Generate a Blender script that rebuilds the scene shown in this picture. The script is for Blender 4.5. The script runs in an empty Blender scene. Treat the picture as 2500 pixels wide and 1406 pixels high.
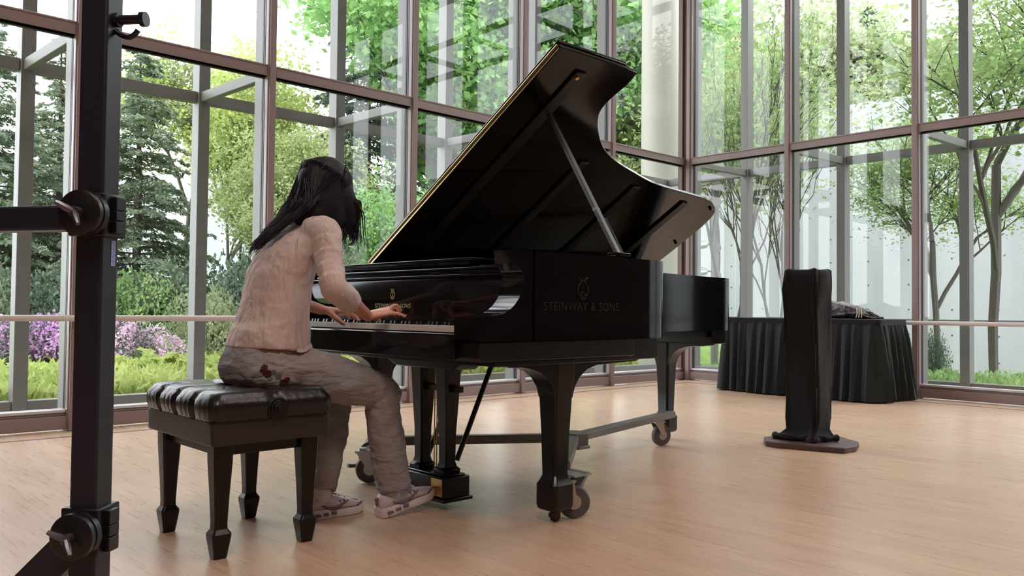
import bpy, math, random
import numpy as np
from mathutils import Vector, Matrix, Euler
R = math.radians
random.seed(7)
rng = np.random.default_rng(7)
SC = bpy.context.scene
COL = SC.collection

# ------------------------------------------------------------------ camera
# world axes follow the room: +Y runs along the long glass wall (piano keyboard -> tail), +X away from that wall
F_PX = 2034.0
_rt = Vector((0.6838, 0.7296, 0.0103)); _up = Vector((0.0128, -0.0262, 0.9996)); _fw = Vector((-0.7296, 0.6834, 0.0272))
_fw.normalize(); _rt = (_rt - _fw*_rt.dot(_fw)).normalized(); _up = _rt.cross(_fw)
cam = bpy.data.cameras.new('camera'); cam_o = bpy.data.objects.new('camera', cam); COL.objects.link(cam_o)
cam.sensor_width = 36.0; cam.lens = 36.0*F_PX/2500.0; cam.clip_start = 0.05; cam.clip_end = 400
m = Matrix.Identity(4)
for i, v in enumerate((_rt, _up, -_fw)):
    m[0][i], m[1][i], m[2][i] = v
m.translation = (0, 0, 0.7834)
cam_o.matrix_world = m
cam.dof.use_dof = False
SC.camera = cam_o

# ------------------------------------------------------------------ world, light, exposure
SC.view_settings.view_transform = 'Standard'; SC.view_settings.look = 'None'
SC.view_settings.gamma = 1.0; SC.view_settings.use_curve_mapping = False
SC.view_settings.exposure = 0.38
W = bpy.data.worlds.new('overcast_sky'); SC.world = W; W.use_nodes = True
nt = W.node_tree; bg = nt.nodes['Background']
bg.inputs[0].default_value = (0.93, 0.95, 1.0, 1); bg.inputs[1].default_value = 5.0
sun = bpy.data.lights.new('veiled_sun', 'SUN'); sun.energy = 1.2; sun.angle = R(25); sun.color = (1, .96, .9)
so = bpy.data.objects.new('veiled_sun', sun); COL.objects.link(so); so.rotation_euler = Euler((R(38), R(12), R(140)))
def ceiling_area(x, y, w, h, e, col, z=6.3):
    l = bpy.data.lights.new('hall_light', 'AREA'); l.shape = 'RECTANGLE'; l.size = w; l.size_y = h; l.energy = e; l.color = col
    o = bpy.data.objects.new('hall_light', l); COL.objects.link(o); o.location = (x, y, z); return o
ceiling_area(1.6, -1.6, 2.4, 2.4, 200, (1.0, .80, .70))
ceiling_area(-1.5, 3.0, 2.4, 2.4, 60, (1.0, .86, .80))
ceiling_area(1.6, 4.0, 2.0, 2.0, 60, (1.0, .82, .72))

# ------------------------------------------------------------------ helpers
def mat(name, col, rough=.5, metal=0, spec=.5, bump=None, coat=0, sheen=0, vary=None, emis=None, trans=None):
    """principled material; bump=(scale,strength[,detail]); vary=(scale,colour2,amount)"""
    M_ = bpy.data.materials.new(name); M_.use_nodes = True
    n = M_.node_tree.nodes; l = M_.node_tree.links; b = n['Principled BSDF']
    b.inputs['Base Color'].default_value = (*col, 1); b.inputs['Roughness'].default_value = rough
    b.inputs['Metallic'].default_value = metal; b.inputs['Specular IOR Level'].default_value = spec
    b.inputs['Coat Weight'].default_value = coat; b.inputs['Coat Roughness'].default_value = .06
    b.inputs['Sheen Weight'].default_value = sheen
    tc = n.new('ShaderNodeTexCoord')
    if bump:
        t = n.new('ShaderNodeTexNoise'); t.inputs['Scale'].default_value = bump[0]; t.inputs['Detail'].default_value = 4
        l.new(tc.outputs['Object'], t.inputs['Vector'])
        bp = n.new('ShaderNodeBump'); bp.inputs['Strength'].default_value = bump[1]; bp.inputs['Distance'].default_value = bump[2] if len(bump) > 2 else .01
        l.new(t.outputs['Fac'], bp.inputs['Height']); l.new(bp.outputs[0], b.inputs['Normal'])
    if vary:
        t = n.new('ShaderNodeTexNoise'); t.inputs['Scale'].default_value = vary[0]; t.inputs['Detail'].default_value = 5
        l.new(tc.outputs['Object'], t.inputs['Vector'])
        r = n.new('ShaderNodeMapRange'); r.inputs['From Min'].default_value = .35; r.inputs['From Max'].default_value = .65
        r.inputs['To Max'].default_value = vary[2]
        l.new(t.outputs['Fac'], r.inputs['Value'])
        mx = n.new('ShaderNodeMix'); mx.data_type = 'RGBA'; mx.inputs['A'].default_value = (*col, 1); mx.inputs['B'].default_value = (*vary[1], 1)
        l.new(r.outputs[0], mx.inputs['Factor']); l.new(mx.outputs['Result'], b.inputs['Base Color'])
    if emis: b.inputs['Emission Color'].default_value = (*emis[0], 1); b.inputs['Emission Strength'].default_value = emis[1]
    return M_
def leafmat(name, c1, c2, tr=.45):
    f = lambda c: tuple(.72*v+.28*(.45*sum(c)/3+.30) for v in c)  # leaf colours pulled towards light grey, painting in the garden's bright haze
    c1, c2 = f(c1), f(c2)
    M_ = bpy.data.materials.new(name); M_.use_nodes = True
    n = M_.node_tree.nodes; l = M_.node_tree.links; n.remove(n['Principled BSDF']); out = n['Material Output']
    tc = n.new('ShaderNodeTexCoord'); t = n.new('ShaderNodeTexNoise'); t.inputs['Scale'].default_value = 1.3; t.inputs['Detail'].default_value = 6
    l.new(tc.outputs['Object'], t.inputs['Vector'])
    r = n.new('ShaderNodeMapRange'); r.inputs['From Min'].default_value = .38; r.inputs['From Max'].default_value = .62; l.new(t.outputs['Fac'], r.inputs['Value'])
    mx = n.new('ShaderNodeMix'); mx.data_type = 'RGBA'; mx.inputs['A'].default_value = (*c1, 1); mx.inputs['B'].default_value = (*c2, 1)
    l.new(r.outputs[0], mx.inputs['Factor'])
    d = n.new('ShaderNodeBsdfDiffuse'); q = n.new('ShaderNodeBsdfTranslucent'); s = n.new('ShaderNodeMixShader'); s.inputs[0].default_value = tr
    l.new(mx.outputs['Result'], d.inputs['Color']); l.new(mx.outputs['Result'], q.inputs['Color'])
    l.new(d.outputs[0], s.inputs[1]); l.new(q.outputs[0], s.inputs[2]); l.new(s.outputs[0], out.inputs['Surface'])
    return M_

class MB:
    def __init__(s): s.v = []; s.f = []
    def add(s, vs, fs):
        b = len(s.v); s.v += [tuple(map(float, p)) for p in vs]; s.f += [[b+i for i in f] for f in fs]; return s
    def box(s, x0, x1, y0, y1, z0, z1):
        vs = [(x, y, z) for x in (x0, x1) for y in (y0, y1) for z in (z0, z1)]
        return s.add(vs, [(0,1,3,2), (4,6,7,5), (0,4,5,1), (2,3,7,6), (0,2,6,4), (1,5,7,3)])
    def obox(s, c, ax, ay, az, hx, hy, hz):
        c, ax, ay, az = map(Vector, (c, ax, ay, az))
        vs = [c+ax*i*hx+ay*j*hy+az*k*hz for i in (-1,1) for j in (-1,1) for k in (-1,1)]
        return s.add(vs, [(0,1,3,2), (4,6,7,5), (0,4,5,1), (2,3,7,6), (0,2,6,4), (1,5,7,3)])
    def prism(s, poly, axis, a, b):
        n = len(poly)
        def P(p, t): return (t, p[0], p[1]) if axis == 'x' else (p[0], t, p[1]) if axis == 'y' else (p[0], p[1], t)
        vs = [P(p, a) for p in poly]+[P(p, b) for p in poly]
        return s.add(vs, [list(range(n))[::-1], list(range(n, 2*n))]+[(i, (i+1) % n, n+(i+1) % n, n+i) for i in range(n)])
    def loft(s, rings, cap=True):
        n = len(rings[0]); vs = [p for r in rings for p in r]; fs = []
        for i in range(len(rings)-1):
            for j in range(n): fs.append((i*n+j, i*n+(j+1) % n, (i+1)*n+(j+1) % n, (i+1)*n+j))
        if cap: fs.append(list(range(n))[::-1]); fs.append([(len(rings)-1)*n+j for j in range(n)])
        return s.add(vs, fs)
    def tube(s, path, rad, n=10, flat=1.0, up=(0, 0, 1), cap=True):
        P = [Vector(p) for p in path]; m_ = len(P)
        if not hasattr(rad, '__len__'): rad = [rad]*m_
        rings = []; U = Vector(up)
        for i in range(m_):
            t = (P[min(i+1, m_-1)]-P[max(i-1, 0)]).normalized()
            a = U-t*U.dot(t)
            if a.length < 1e-3: a = Vector((1, .3, 0))-t*Vector((1, .3, 0)).dot(t)
            a.normalize(); b = t.cross(a); U = a
            rings.append([P[i]+(a*math.cos(w)*flat+b*math.sin(w))*rad[i] for w in [2*math.pi*k/n for k in range(n)]])
        return s.loft(rings, cap)
    def cyl(s, c, axis, r, h, n=24, r2=None):
        a = Vector(axis).normalized(); c = Vector(c); return s.tube([c, c+a*h], [r, r if r2 is None else r2], n)
    def ball(s, c, r, n=12, m_=8, sc=(1, 1, 1), rot=None):
        c = Vector(c); rings = []
        for i in range(m_+1):
            t = math.pi*i/m_; t = min(max(t, .06), math.pi-.06); ring = []
            for k in range(n):
                w = 2*math.pi*k/n; p = Vector((math.sin(t)*math.cos(w)*sc[0], math.sin(t)*math.sin(w)*sc[1], -math.cos(t)*sc[2]))*r
                if rot: p = rot @ p
                ring.append(c+p)
            rings.append(ring)
        return s.loft(rings)
    def mesh(s, name):
        me = bpy.data.meshes.new(name); me.from_pydata(s.v, [], s.f); me.validate(); me.update(); return me
def props(o, label=None, cat=None, group=None, kind=None):
    if label: o['label'] = label
    if cat: o['category'] = cat
    if group: o['group'] = group
    if kind: o['kind'] = kind
    return o
def obj(name, mb, m_, parent=None, smooth=40, bevel=0, seg=2, label=None):
    me = mb if isinstance(mb, bpy.types.Mesh) else mb.mesh(name)
    if smooth:
        me.polygons.foreach_set('use_smooth', [True]*len(me.polygons)); me.set_sharp_from_angle(angle=R(smooth))
    if m_ and not me.materials: me.materials.append(m_)
    o = bpy.data.objects.new(name, me); COL.objects.link(o)
    if parent: o.parent = parent
    if bevel:
        b = o.modifiers.new('b', 'BEVEL'); b.width = bevel; b.segments = seg; b.limit_method = 'ANGLE'; b.angle_limit = R(35); b.harden_normals = False
    if label: o['label'] = label
    return o
def empty(name, loc=(0, 0, 0), rz=0):
    o = bpy.data.objects.new(name, None); COL.objects.link(o); o.location = loc; o.rotation_euler = (0, 0, rz); o.empty_display_size = .1; return o
def cr(pts, n=6):
    """catmull-rom densify"""
    P = [Vector(p) for p in pts]; out = []
    for i in range(len(P)-1):
        a, b, c, d = P[max(i-1, 0)], P[i], P[i+1], P[min(i+2, len(P)-1)]
        for k in range(n):
            t = k/n; out.append(.5*((2*b)+(c-a)*t+(2*a-5*b+4*c-d)*t*t+(3*b-a-3*c+d)*t**3))
    out.append(P[-1]); return out
def V3(*a): return Vector(a)
def copy_tree(o, parent=None):
    c = o.copy(); COL.objects.link(c)
    if parent: c.parent = parent
    for ch in o.children: copy_tree(ch, c)
    return c
def at(px, depth, z=0.0, py=703):
    """ground point seen in column px of the photograph at the given depth"""
    d = _fw+_rt*((px-1250)/F_PX)-_up*((py-703)/F_PX)
    p = Vector((0, 0, .7834))+d*depth; return Vector((p.x, p.y, z))

# ------------------------------------------------------------------ materials
PINK = mat('mauve_painted_steel', (.245, .18, .178), .38, spec=.4)
GREY = mat('warm_grey_steel', (.165, .16, .152), .5)
GREYD = mat('dark_gasket', (.025, .025, .027), .5)
SILV = mat('pale_aluminium_sill', (.55, .55, .58), .3, .3)
BLK = mat('piano_black_lacquer', (.004, .0038, .0045), .10, spec=.30)
BLKS = mat('satin_ebony_lacquer', (.0055, .0045, .0045), .28, spec=.35)
GOLD = mat('brass', (.62, .42, .16), .3, 1)
GOLDP = mat('gold_iron_plate', (.12, .08, .035), .6, .5)
LOGO = mat('gilt_lettering', (.33, .28, .15), .4, .3)
LOGO2 = mat('dull_side_lettering', (.011, .008, .0075), .45, spec=.2)
IVORY = mat('ivory_key', (.80, .72, .66), .25)
EBON = mat('ebony_key', (.008, .008, .009), .25)
FELT = mat('red_felt', (.25, .02, .02), .9)
LEATH = mat('black_leather', (.010, .008, .009), .3, spec=.45, bump=(60, .25, .004))
STEEL = mat('painted_grey_steel', (.17, .16, .17), .4, .4)
STEELL = mat('pale_bracket_steel', (.30, .32, .29), .45, .3)
CHROME = mat('galvanised_steel', (.5, .48, .46), .35, .9)
RUBB = mat('grey_rubber', (.09, .075, .08), .6)
SHIRT = mat('beige_pink_knit', (.51, .42, .405), .85, spec=.2, bump=(220, .25, .003), sheen=.2, vary=(3, (.54, .43, .41), 1))
SKIN = mat('skin', (.56, .29, .215), .45, spec=.4, vary=(14, (.60, .26, .20), .7))
SKIN.node_tree.nodes['Principled BSDF'].inputs['Subsurface Weight'].default_value = .08
SKIN.node_tree.nodes['Principled BSDF'].inputs['Subsurface Radius'].default_value = (.01, .004, .002)
def folds(M_, sc, strength, dist):
    n = M_.node_tree.nodes; l = M_.node_tree.links; b = n['Principled BSDF']
    tc = n.new('ShaderNodeTexCoord'); mp = n.new('ShaderNodeMapping'); mp.inputs['Scale'].default_value = sc; mp.inputs['Rotation'].default_value = (R(18), R(-14), 0)
    t = n.new('ShaderNodeTexNoise'); t.inputs['Scale'].default_value = 1; t.inputs['Detail'].default_value = 3; t.inputs['Distortion'].default_value = .6
    l.new(tc.outputs['Object'], mp.inputs['Vector']); l.new(mp.outputs[0], t.inputs['Vector'])
    bp = n.new('ShaderNodeBump'); bp.inputs['Strength'].default_value = strength; bp.inputs['Distance'].default_value = dist
    l.new(t.outputs['Fac'], bp.inputs['Height'])
    old = b.inputs['Normal'].links[0].from_node; l.new(bp.outputs[0], old.inputs['Normal'])
folds(SHIRT, (16, 16, 5), .9, .03)
HAIR = mat('black_hair', (.008, .006, .011), .55, spec=.3)
STANDM = mat('powder_coated_black_steel', (.012, .0115, .022), .42, spec=.4)
STANDD = mat('black_plastic_joint', (.006, .0055, .008), .35, spec=.4)
CLOTH = mat('black_cloth', (.010, .0105, .012), .85, spec=.15, bump=(30, .3, .01), sheen=.1)
SKIRT = mat('black_table_skirt', (.013, .016, .017), .8, spec=.2, sheen=.1)
CONC = None

def floor_material(name, tint=(1, 1, 1)):
    M_ = bpy.data.materials.new(name); M_.use_nodes = True
    n = M_.node_tree.nodes; l = M_.node_tree.links; b = n['Principled BSDF']
    tc = n.new('ShaderNodeTexCoord'); mp = n.new('ShaderNodeMapping'); l.new(tc.outputs['Object'], mp.inputs['Vector'])
    br = n.new('ShaderNodeTexBrick'); br.offset = .37; br.inputs['Scale'].default_value = 1
    br.inputs['Brick Width'].default_value = .62; br.inputs['Row Height'].default_value = .057; br.inputs['Mortar Size'].default_value = .0009
    br.inputs['Mortar Smooth'].default_value = .3; br.inputs['Bias'].default_value = 0
    T = lambda c: (c[0]*tint[0], c[1]*tint[1], c[2]*tint[2], 1)
    br.inputs['Color1'].default_value = T((.56, .385, .275)); br.inputs['Color2'].default_value = T((.50, .335, .235)); br.inputs['Mortar'].default_value = T((.40, .26, .18))
    l.new(mp.outputs[0], br.inputs['Vector'])
    mp2 = n.new('ShaderNodeMapping'); mp2.inputs['Scale'].default_value = (1.2, 26, 1); l.new(tc.outputs['Object'], mp2.inputs['Vector'])
    no = n.new('ShaderNodeTexNoise'); no.inputs['Scale'].default_value = 3; no.inputs['Detail'].default_value = 6; l.new(mp2.outputs[0], no.inputs['Vector'])
    no2 = n.new('ShaderNodeTexNoise'); no2.inputs['Scale'].default_value = .9; no2.inputs['Detail'].default_value = 3; l.new(tc.outputs['Object'], no2.inputs['Vector'])
    hs = n.new('ShaderNodeHueSaturation'); l.new(br.outputs['Color'], hs.inputs['Color'])
    mr = n.new('ShaderNodeMapRange'); mr.inputs['From Min'].default_value = .3; mr.inputs['From Max'].default_value = .7; mr.inputs['To Min'].default_value = .92; mr.inputs['To Max'].default_value = 1.07
    l.new(no.outputs['Fac'], mr.inputs['Value'])
    mr2 = n.new('ShaderNodeMapRange'); mr2.inputs['From Min'].default_value = .3; mr2.inputs['From Max'].default_value = .7; mr2.inputs['To Min'].default_value = .93; mr2.inputs['To Max'].default_value = 1.07
    l.new(no2.outputs['Fac'], mr2.inputs['Value'])
    mu = n.new('ShaderNodeMath'); mu.operation = 'MULTIPLY'; l.new(mr.outputs[0], mu.inputs[0]); l.new(mr2.outputs[0], mu.inputs[1]); l.new(mu.outputs[0], hs.inputs['Value'])
    l.new(hs.outputs[0], b.inputs['Base Color'])
    mr3 = n.new('ShaderNodeMapRange'); mr3.inputs['To Min'].default_value = .20; mr3.inputs['To Max'].default_value = .40; l.new(no.outputs['Fac'], mr3.inputs['Value']); l.new(mr3.outputs[0], b.inputs['Roughness'])
    b.inputs['Specular IOR Level'].default_value = .55
    bp = n.new('ShaderNodeBump'); bp.inputs['Strength'].default_value = .12; bp.inputs['Distance'].default_value = .002; l.new(no.outputs['Fac'], bp.inputs['Height']); l.new(bp.outputs[0], b.inputs['Normal'])
    return M_
FLOORM = floor_material('maple_strip_floor')
INLAY = mat('dark_floor_inlay', (.16, .10, .10), .35)
def glass_material():
    M_ = bpy.data.materials.new('window_glass'); M_.use_nodes = True
    n = M_.node_tree.nodes; l = M_.node_tree.links; n.remove(n['Principled BSDF']); out = n['Material Output']
    t = n.new('ShaderNodeBsdfTransparent'); t.inputs[0].default_value = (.955, .97, .965, 1)
    g = n.new('ShaderNodeBsdfGlossy'); g.inputs['Roughness'].default_value = 0.0; g.inputs[0].default_value = (1, 1, 1, 1)
    lw = n.new('ShaderNodeLayerWeight'); lw.inputs['Blend'].default_value = .5
    pw = n.new('ShaderNodeMath'); pw.operation = 'POWER'; pw.inputs[1].default_value = 5; l.new(lw.outputs['Facing'], pw.inputs[0])
    fr = n.new('ShaderNodeMath'); fr.operation = 'MULTIPLY_ADD'; fr.inputs[1].default_value = .25; fr.inputs[2].default_value = .022; l.new(pw.outputs[0], fr.inputs[0])
    mx = n.new('ShaderNodeMixShader'); l.new(fr.outputs[0], mx.inputs[0]); l.new(t.outputs[0], mx.inputs[1]); l.new(g.outputs[0], mx.inputs[2])
    l.new(mx.outputs[0], out.inputs['Surface']); return M_
GLASS = glass_material()

# ------------------------------------------------------------------ room shell
XL, YR = -5.78, 8.19        # glass wall planes
XE, YS, ZC = 4.6, -4.2, 6.4
MULY = [1.588-1.31+1.31*k for k in range(0, 6)]      # mullions of the long glass wall
MULX = [-4.44+1.31*k for k in range(0, 5)]             # mullions of the right-hand glass wall
def struct(name, mb, m_, parent=None, **k):
    o = obj(name, mb, m_, parent, **k)
    if not parent: o['kind'] = 'structure'
    return o
struct('floor', MB().box(XL-.05, XE, YS, YR+.05, -.2, 0), FLOORM)
WALLM = mat('darkened_unlit_walls', (.10, .075, .06), .6)  # unseen walls given a dark tone in place of an unlit room
CEILM = mat('white_ceiling', (.6, .58, .56), .8)
struct('ceiling', MB().box(XL-1.3, XE+.2, YS-.2, YR+1.3, ZC, ZC+.2), CEILM)
struct('wall_back', MB().box(XL-.1, XE+.2, YS-.2, YS, 0, ZC), WALLM)
struct('wall_side', MB().box(XE, XE+.2, YS, YR+.1, 0, ZC), WALLM)
s_ = MB().box(-5.497, -5.463, YS+.1, 7.87, 0, .0015); s_.box(-5.497, XE-.1, 7.838, 7.872, 0, .0015)
struct('wall_left', MB().box(XL-.12, XL, YS-.1, MULY[0]-.034, 0, ZC), WALLM)
struct('wall_right', MB().box(1.6, XE+.2, YR, YR+.12, 0, ZC), WALLM)
struct('trim_1', s_, INLAY, smooth=0)

TZ = 2.55
def glazed_bay(name, along, a, b, c):
    """one bay of curtain wall from a to b; along='y' (long wall, plane x=c) or 'x' (right wall, plane y=c)"""
    s = -1 if along == 'y' else 1           # outward direction
    def bx(mb, u0, u1, v0, v1, z0, z1):     # u along the wall, v outward from plane
        if along == 'y': mb.box(c+s*v1, c+s*v0, u0, u1, z0, z1)
        else: mb.box(u0, u1, c+s*v0, c+s*v1, z0, z1)
        return mb
    root = empty(name, (0, 0, 0)); root['kind'] = 'structure'
    f = MB(); w = .034
    # inner coloured frame of the bay: base, transoms (the upright between bays belongs to the bay whose a it is)
    bx(f, a+w, b-w, -.045, .01, 0.012, .095); bx(f, a+w, b-w, -.02, .01, .095, .115)
    for z in (TZ, 5.0):
        bx(f, a+w, b-w, -.045, .0, z-.042, z+.042); bx(f, a+w, b-w, -.052, .0, z+.028, z+.042); bx(f, a+w, b-w, -.052, .0, z-.042, z-.03)
    obj('window_frame', f, PINK, root, smooth=0, bevel=.003, seg=1)
    u = MB(); bx(u, a-w, a+w, -.05, .0, 0, ZC); bx(u, a-w+.008, a+w-.008, -.066, -.05, 0, ZC)
    obj('mullion', u, PINK, root, smooth=0, bevel=.006)
    g = MB()
    for e, q in ((a+w-.006, 1), (b-w+.006, -1)):
        u0, u1 = sorted((e+q*.0068, e-q*.012)); bx(g, u0, u1, .0015, .017, .0, ZC); bx(g, u0, u1, .027, .046, .0, ZC)
    for z in (TZ-.05, TZ+.04): bx(g, a+w, b-w, .0, .03, z, z+.01)
    obj('gasket', g, GREYD, root, smooth=0)
    o_ = MB()
    bx(o_, a-.033, a+.033, .047, .165, 0, ZC)
    obj('outer_mullion', o_, GREY, root, smooth=0, bevel=.004)
    si = MB(); bx(si, a+w, b-w, -.03, .06, .115, .135); obj('window_sill', si, SILV, root, smooth=0, bevel=.004)
    gl = MB(); bx(gl, a+w-.004, b-w+.004, .018, .026, .13, ZC-.01); obj('glass_pane', gl, GLASS, root, smooth=0)
    # outside: the second line of posts 1.1 m beyond, tied back at the transom
    t = MB(); oc = 1.12; du = -.045 if along == 'y' else .06
    bx(t, a+du-.048, a+du+.048, oc-.06, oc+.075, -.1, ZC); obj('outer_post', t, GREY, root, smooth=0, bevel=.004)
    t = MB(); 
    for zz in (TZ, 5.0):
        R0 = []; R1 = []
        for e, z_ in ((-.03, zz-.045), (.03, zz-.045), (.03, zz+.035), (-.03, zz+.035)):
            for R_, uu, vv in ((R0, a+e, .160), (R1, a+du+e, oc-.055)): R_.append((c+s*vv, uu, z_) if along == 'y' else (uu, c+s*vv, z_))
        t.loft([R0, R1])
    obj('tie_strut', t, GREY, root, smooth=0, bevel=.004)
    t = MB(); bx(t, a+du+.05, b+du-.05, oc-.03, oc+.05, TZ-.05, TZ+.04); bx(t, a+du+.05, b+du-.05, oc-.03, oc+.05, 4.95, 5.05)
    obj('outer_beam', t, GREY, root, smooth=0, bevel=.004)
    t = MB(); bx(t, a+du+.05, b+du-.05, oc-.04, oc+.06, -.04, .09); obj('outer_kerb', t, GREY, root, smooth=0, bevel=.006)
    return root
k = 1
for i in range(len(MULY)):
    a = MULY[i]; b = MULY[i+1] if i+1 < len(MULY) else YR-.02
    if b-a > .3: glazed_bay('window_%d' % k, 'y', a, b, XL); k += 1
glazed_bay('window_%d' % k, 'x', XL+.09, MULX[0], YR); k += 1
for i in range(len(MULX)):
    glazed_bay('window_%d' % k, 'x', MULX[i], MULX[i]+1.31 if i < 4 else 1.6, YR); k += 1
c_ = MB().box(XL-.055, XL+.055, YR-.055, YR+.055, 0, ZC); c_.box(XL+.055, XL+.085, YR-.03, YR+.03, 0, ZC); c_.box(XL-.03, XL+.03, YR-.085, YR-.055, 0, ZC)
struct('trim_2', c_, mat('corner_post_paint', (.13, .07, .065), .45), bevel=.006)
# handrail
RAILM = mat('pink_grey_handrail', (.55, .48, .47), .3, spec=.6)
rail = empty('handrail', (XL+.09, 1.6, .71)); props(rail, 'long pinkish grey tubular handrail fixed across the glass walls', 'handrail')
def loc(mb, o):     # shift a mesh builder from world to the object's own frame
    L = o.location; mb.v = [(x-L.x, y-L.y, z-L.z) for x, y, z in mb.v]; return mb
h_ = MB().tube([(XL+.12, YS+.1, .708), (XL+.12, YR-.24, .708)], .019, 16); obj('rail_tube', loc(h_, rail), RAILM, rail)
h_ = MB().tube([(XL+.24, YR-.12, .708), (XE-.1, YR-.12, .708)], .019, 16); obj('rail_tube', loc(h_, rail), RAILM, rail)
for y in MULY[1:]:
    h_ = MB().tube([(XL+.066, y, .69), (XL+.12, y, .70)], .008, 8); obj('rail_bracket', loc(h_, rail), RAILM, rail)
for x in MULX:
    h_ = MB().tube([(x, YR-.066, .69), (x, YR-.12, .70)], .008, 8); obj('rail_bracket', loc(h_, rail), RAILM, rail)
e_ = MB().box(XL-1.15, XL-1.03, YR-.05, YR+1.17, TZ-.05, TZ+.04).box(XL-1.1, XL+.1, YR+1.07, YR+1.15, TZ-.05, TZ+.04).box(XL-1.15, XL-1.03, YR-.05, YR+1.17, -.04, .09).box(XL-1.1, XL+.1, YR+1.07, YR+1.15, -.04, .09)
e_.tube([(XL-.95, YR+.3, TZ-.14), (XL-1.0, YR+.75, TZ-.12), (XL-1.25, YR+1.02, TZ-.12)], .035, 10)
struct('trim_3', e_, GREY, bevel=.004)
PIL = mat('cream_painted_pillar', (.42, .40, .35), .6)
p_ = MB().tube([(XL-1.32, YR+1.28, -.3), (XL-1.32, YR+1.28, 7.5)], .26, 40)
pil = obj('pillar', p_, PIL); props(pil, 'tall round cream pillar standing outside beyond the glass corner', 'pillar')

# ================================================================== PIANO (own frame: x to the treble, y to the tail)
PX, PY = -2.754, 1.701
piano = empty('grand_piano', (PX, PY, 0)); props(piano, 'black concert grand piano with its lid propped open', 'piano')
HX = .772; ZR = .985; ZB = .683
# plan outline, treble front -> tail -> bass front
curve = [(.772, .25), (.772, .55), (.772, .80), (.771, .90), (.757, .98), (.70, 1.055), (.60, 1.10), (.50, 1.14), (.41, 1.22), (.32, 1.34), (.25, 1.50), (.19, 1.70), (.14, 1.94), (.10, 2.25), (.083, 2.45), (.055, 2.57), (-.01, 2.66), (-.10, 2.705), (-.24, 2.72), (-.45, 2.72), (-.62, 2.715), (-.72, 2.67), (-.768, 2.58), (-.772, 2.45)]
OUT = [(p.x, p.y) for p in cr([(x, y, 0) for x, y in curve], 5)] + [(-.772, 1.6), (-.772, .8), (-.772, .25)]
def offset(poly, d):
    out = []
    for i in range(len(poly)):
        a = Vector(poly[max(i-1, 0)]); b = Vector(poly[min(i+1, len(poly)-1)]); t = (b-a).normalized(); n_ = Vector((-t.y, t.x)); out.append((poly[i][0]+n_.x*d, poly[i][1]+n_.y*d))
    return out
INN = offset(OUT, .05)
rm = MB(); rm.loft([[(o[0], o[1], ZB), (o[0], o[1], ZR), (q[0], q[1], ZR), (q[0], q[1], ZB)] for o, q in zip(OUT, INN)])
armp = [(p.x, p.y) for p in cr([(0, .762, 0), (.05, .764, 0), (.095, .768, 0), (.13, .778, 0), (.165, .80, 0), (.192, .832, 0), (.207, .87, 0), (.205, .905, 0), (.188, .928, 0)], 4)]
armp = [(0, .69)]+armp+[(.172, .94), (.169, ZR), (.26, ZR), (.26, ZB), (.04, ZB), (.01, .685)]
rm.prism(armp, 'x', HX-.105, HX); rm.prism(armp, 'x', -HX, -HX+.105)
rm.box(HX-.105, HX-.0502, .26, .60, ZB, ZR); rm.box(-HX+.0502, -HX+.105, .26, .60, ZB, ZR)
obj('rim', rm, BLK, piano, smooth=30)
kb = MB()
kb.prism([(.035, .618), (.02, .63), (.02, ZB-.001), (.80, ZB-.001), (.80, .618)], 'x', -HX+.006, HX-.006)
kb.prism([(.10, .60), (.10, .6175), (.80, .6175), (.80, .60)], 'x', -HX+.02, HX-.02)
kb.box(.44, .72, .801, 1.005, .5995, ZB-.001).box(-.72, -.44, .801, 1.0, .5995, ZB-.001)
obj('keybed', kb, BLKS, piano, bevel=.003)
ks = MB(); ks.prism([(.0, .622), (.0, .702), (.004, .706), (.040, .706), (.040, .684), (.02, .684), (.02, .622)], 'x', -HX+.106, HX-.106)
obj('key_slip', ks, BLK, piano, bevel=.002)
for s in (1, -1):
    b_ = MB().prism([(.045, .684), (.045, .738), (.052, .748), (.13, .752), (.222, .752), (.222, .684)], 'x', *sorted((s*.613, s*.666)))
    obj('key_block', b_, BLK, piano, bevel=.004)
# keys: 52 white, 36 black
WK = 1.222/52
wk = MB().box(0, WK-.0011, .088, .225, .708, .728)
wkme = wk.mesh('white_key')
bk = MB(); bk.prism([(.135, .729), (.139, .741), (.225, .741), (.225, .729)], 'x', -.0052, .0052); bkme = bk.mesh('black_key')
for i in range(52):
    o = obj('white_key', wkme, IVORY, piano, smooth=0) if i == 0 else bpy.data.objects.new('white_key', wkme)
    if i: COL.objects.link(o); o.parent = piano
    o.location.x = -.611+i*WK
    # keyboard starts on A: white sequence A B C D E F G
    if i < 51 and (i % 7) in (0, 2, 3, 5, 6):
        q = obj('black_key', bkme, EBON, piano, smooth=0) if i == 0 else bpy.data.objects.new('black_key', bkme)
        if i: COL.objects.link(q); q.parent = piano
        q.location.x = -.611+(i+1)*WK
obj('key_felt', MB().box(-.612, .612, .222, .226, .684, .7335), FELT, piano, smooth=0)
fb = MB(); fb.prism([(.228, .684), (.228, .755), (.233, .78), (.226, .80), (.226, .895), (.232, .905), (.26, .905), (.26, .684)], 'x', -HX+.106, HX-.106)
fbo = obj('fallboard', fb, BLK, piano, bevel=.002)
tr_ = MB().box(-HX+.106, HX-.106, .222, .262, .9055, .914).box(-HX+.106, HX-.106, .232, .262, .9145, .930).box(-HX+.106, HX-.106, .222, .262, .9305, .938)
obj('front_rail', tr_, BLK, piano, bevel=.0025)
dk = MB().box(-HX+.106, HX-.106, .2625, .60, .925, .945); dk.box(-HX+.106, -.60, .24, .60, .946, .953); dk.box(.60, HX-.106, .24, .60, .946, .953)
obj('desk_shelf', dk, BLK, piano, bevel=.003)
md = MB().box(-.46, .46, .25, .58, .964, .975).box(-.44, .44, .252, .264, .950, .9635)
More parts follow.
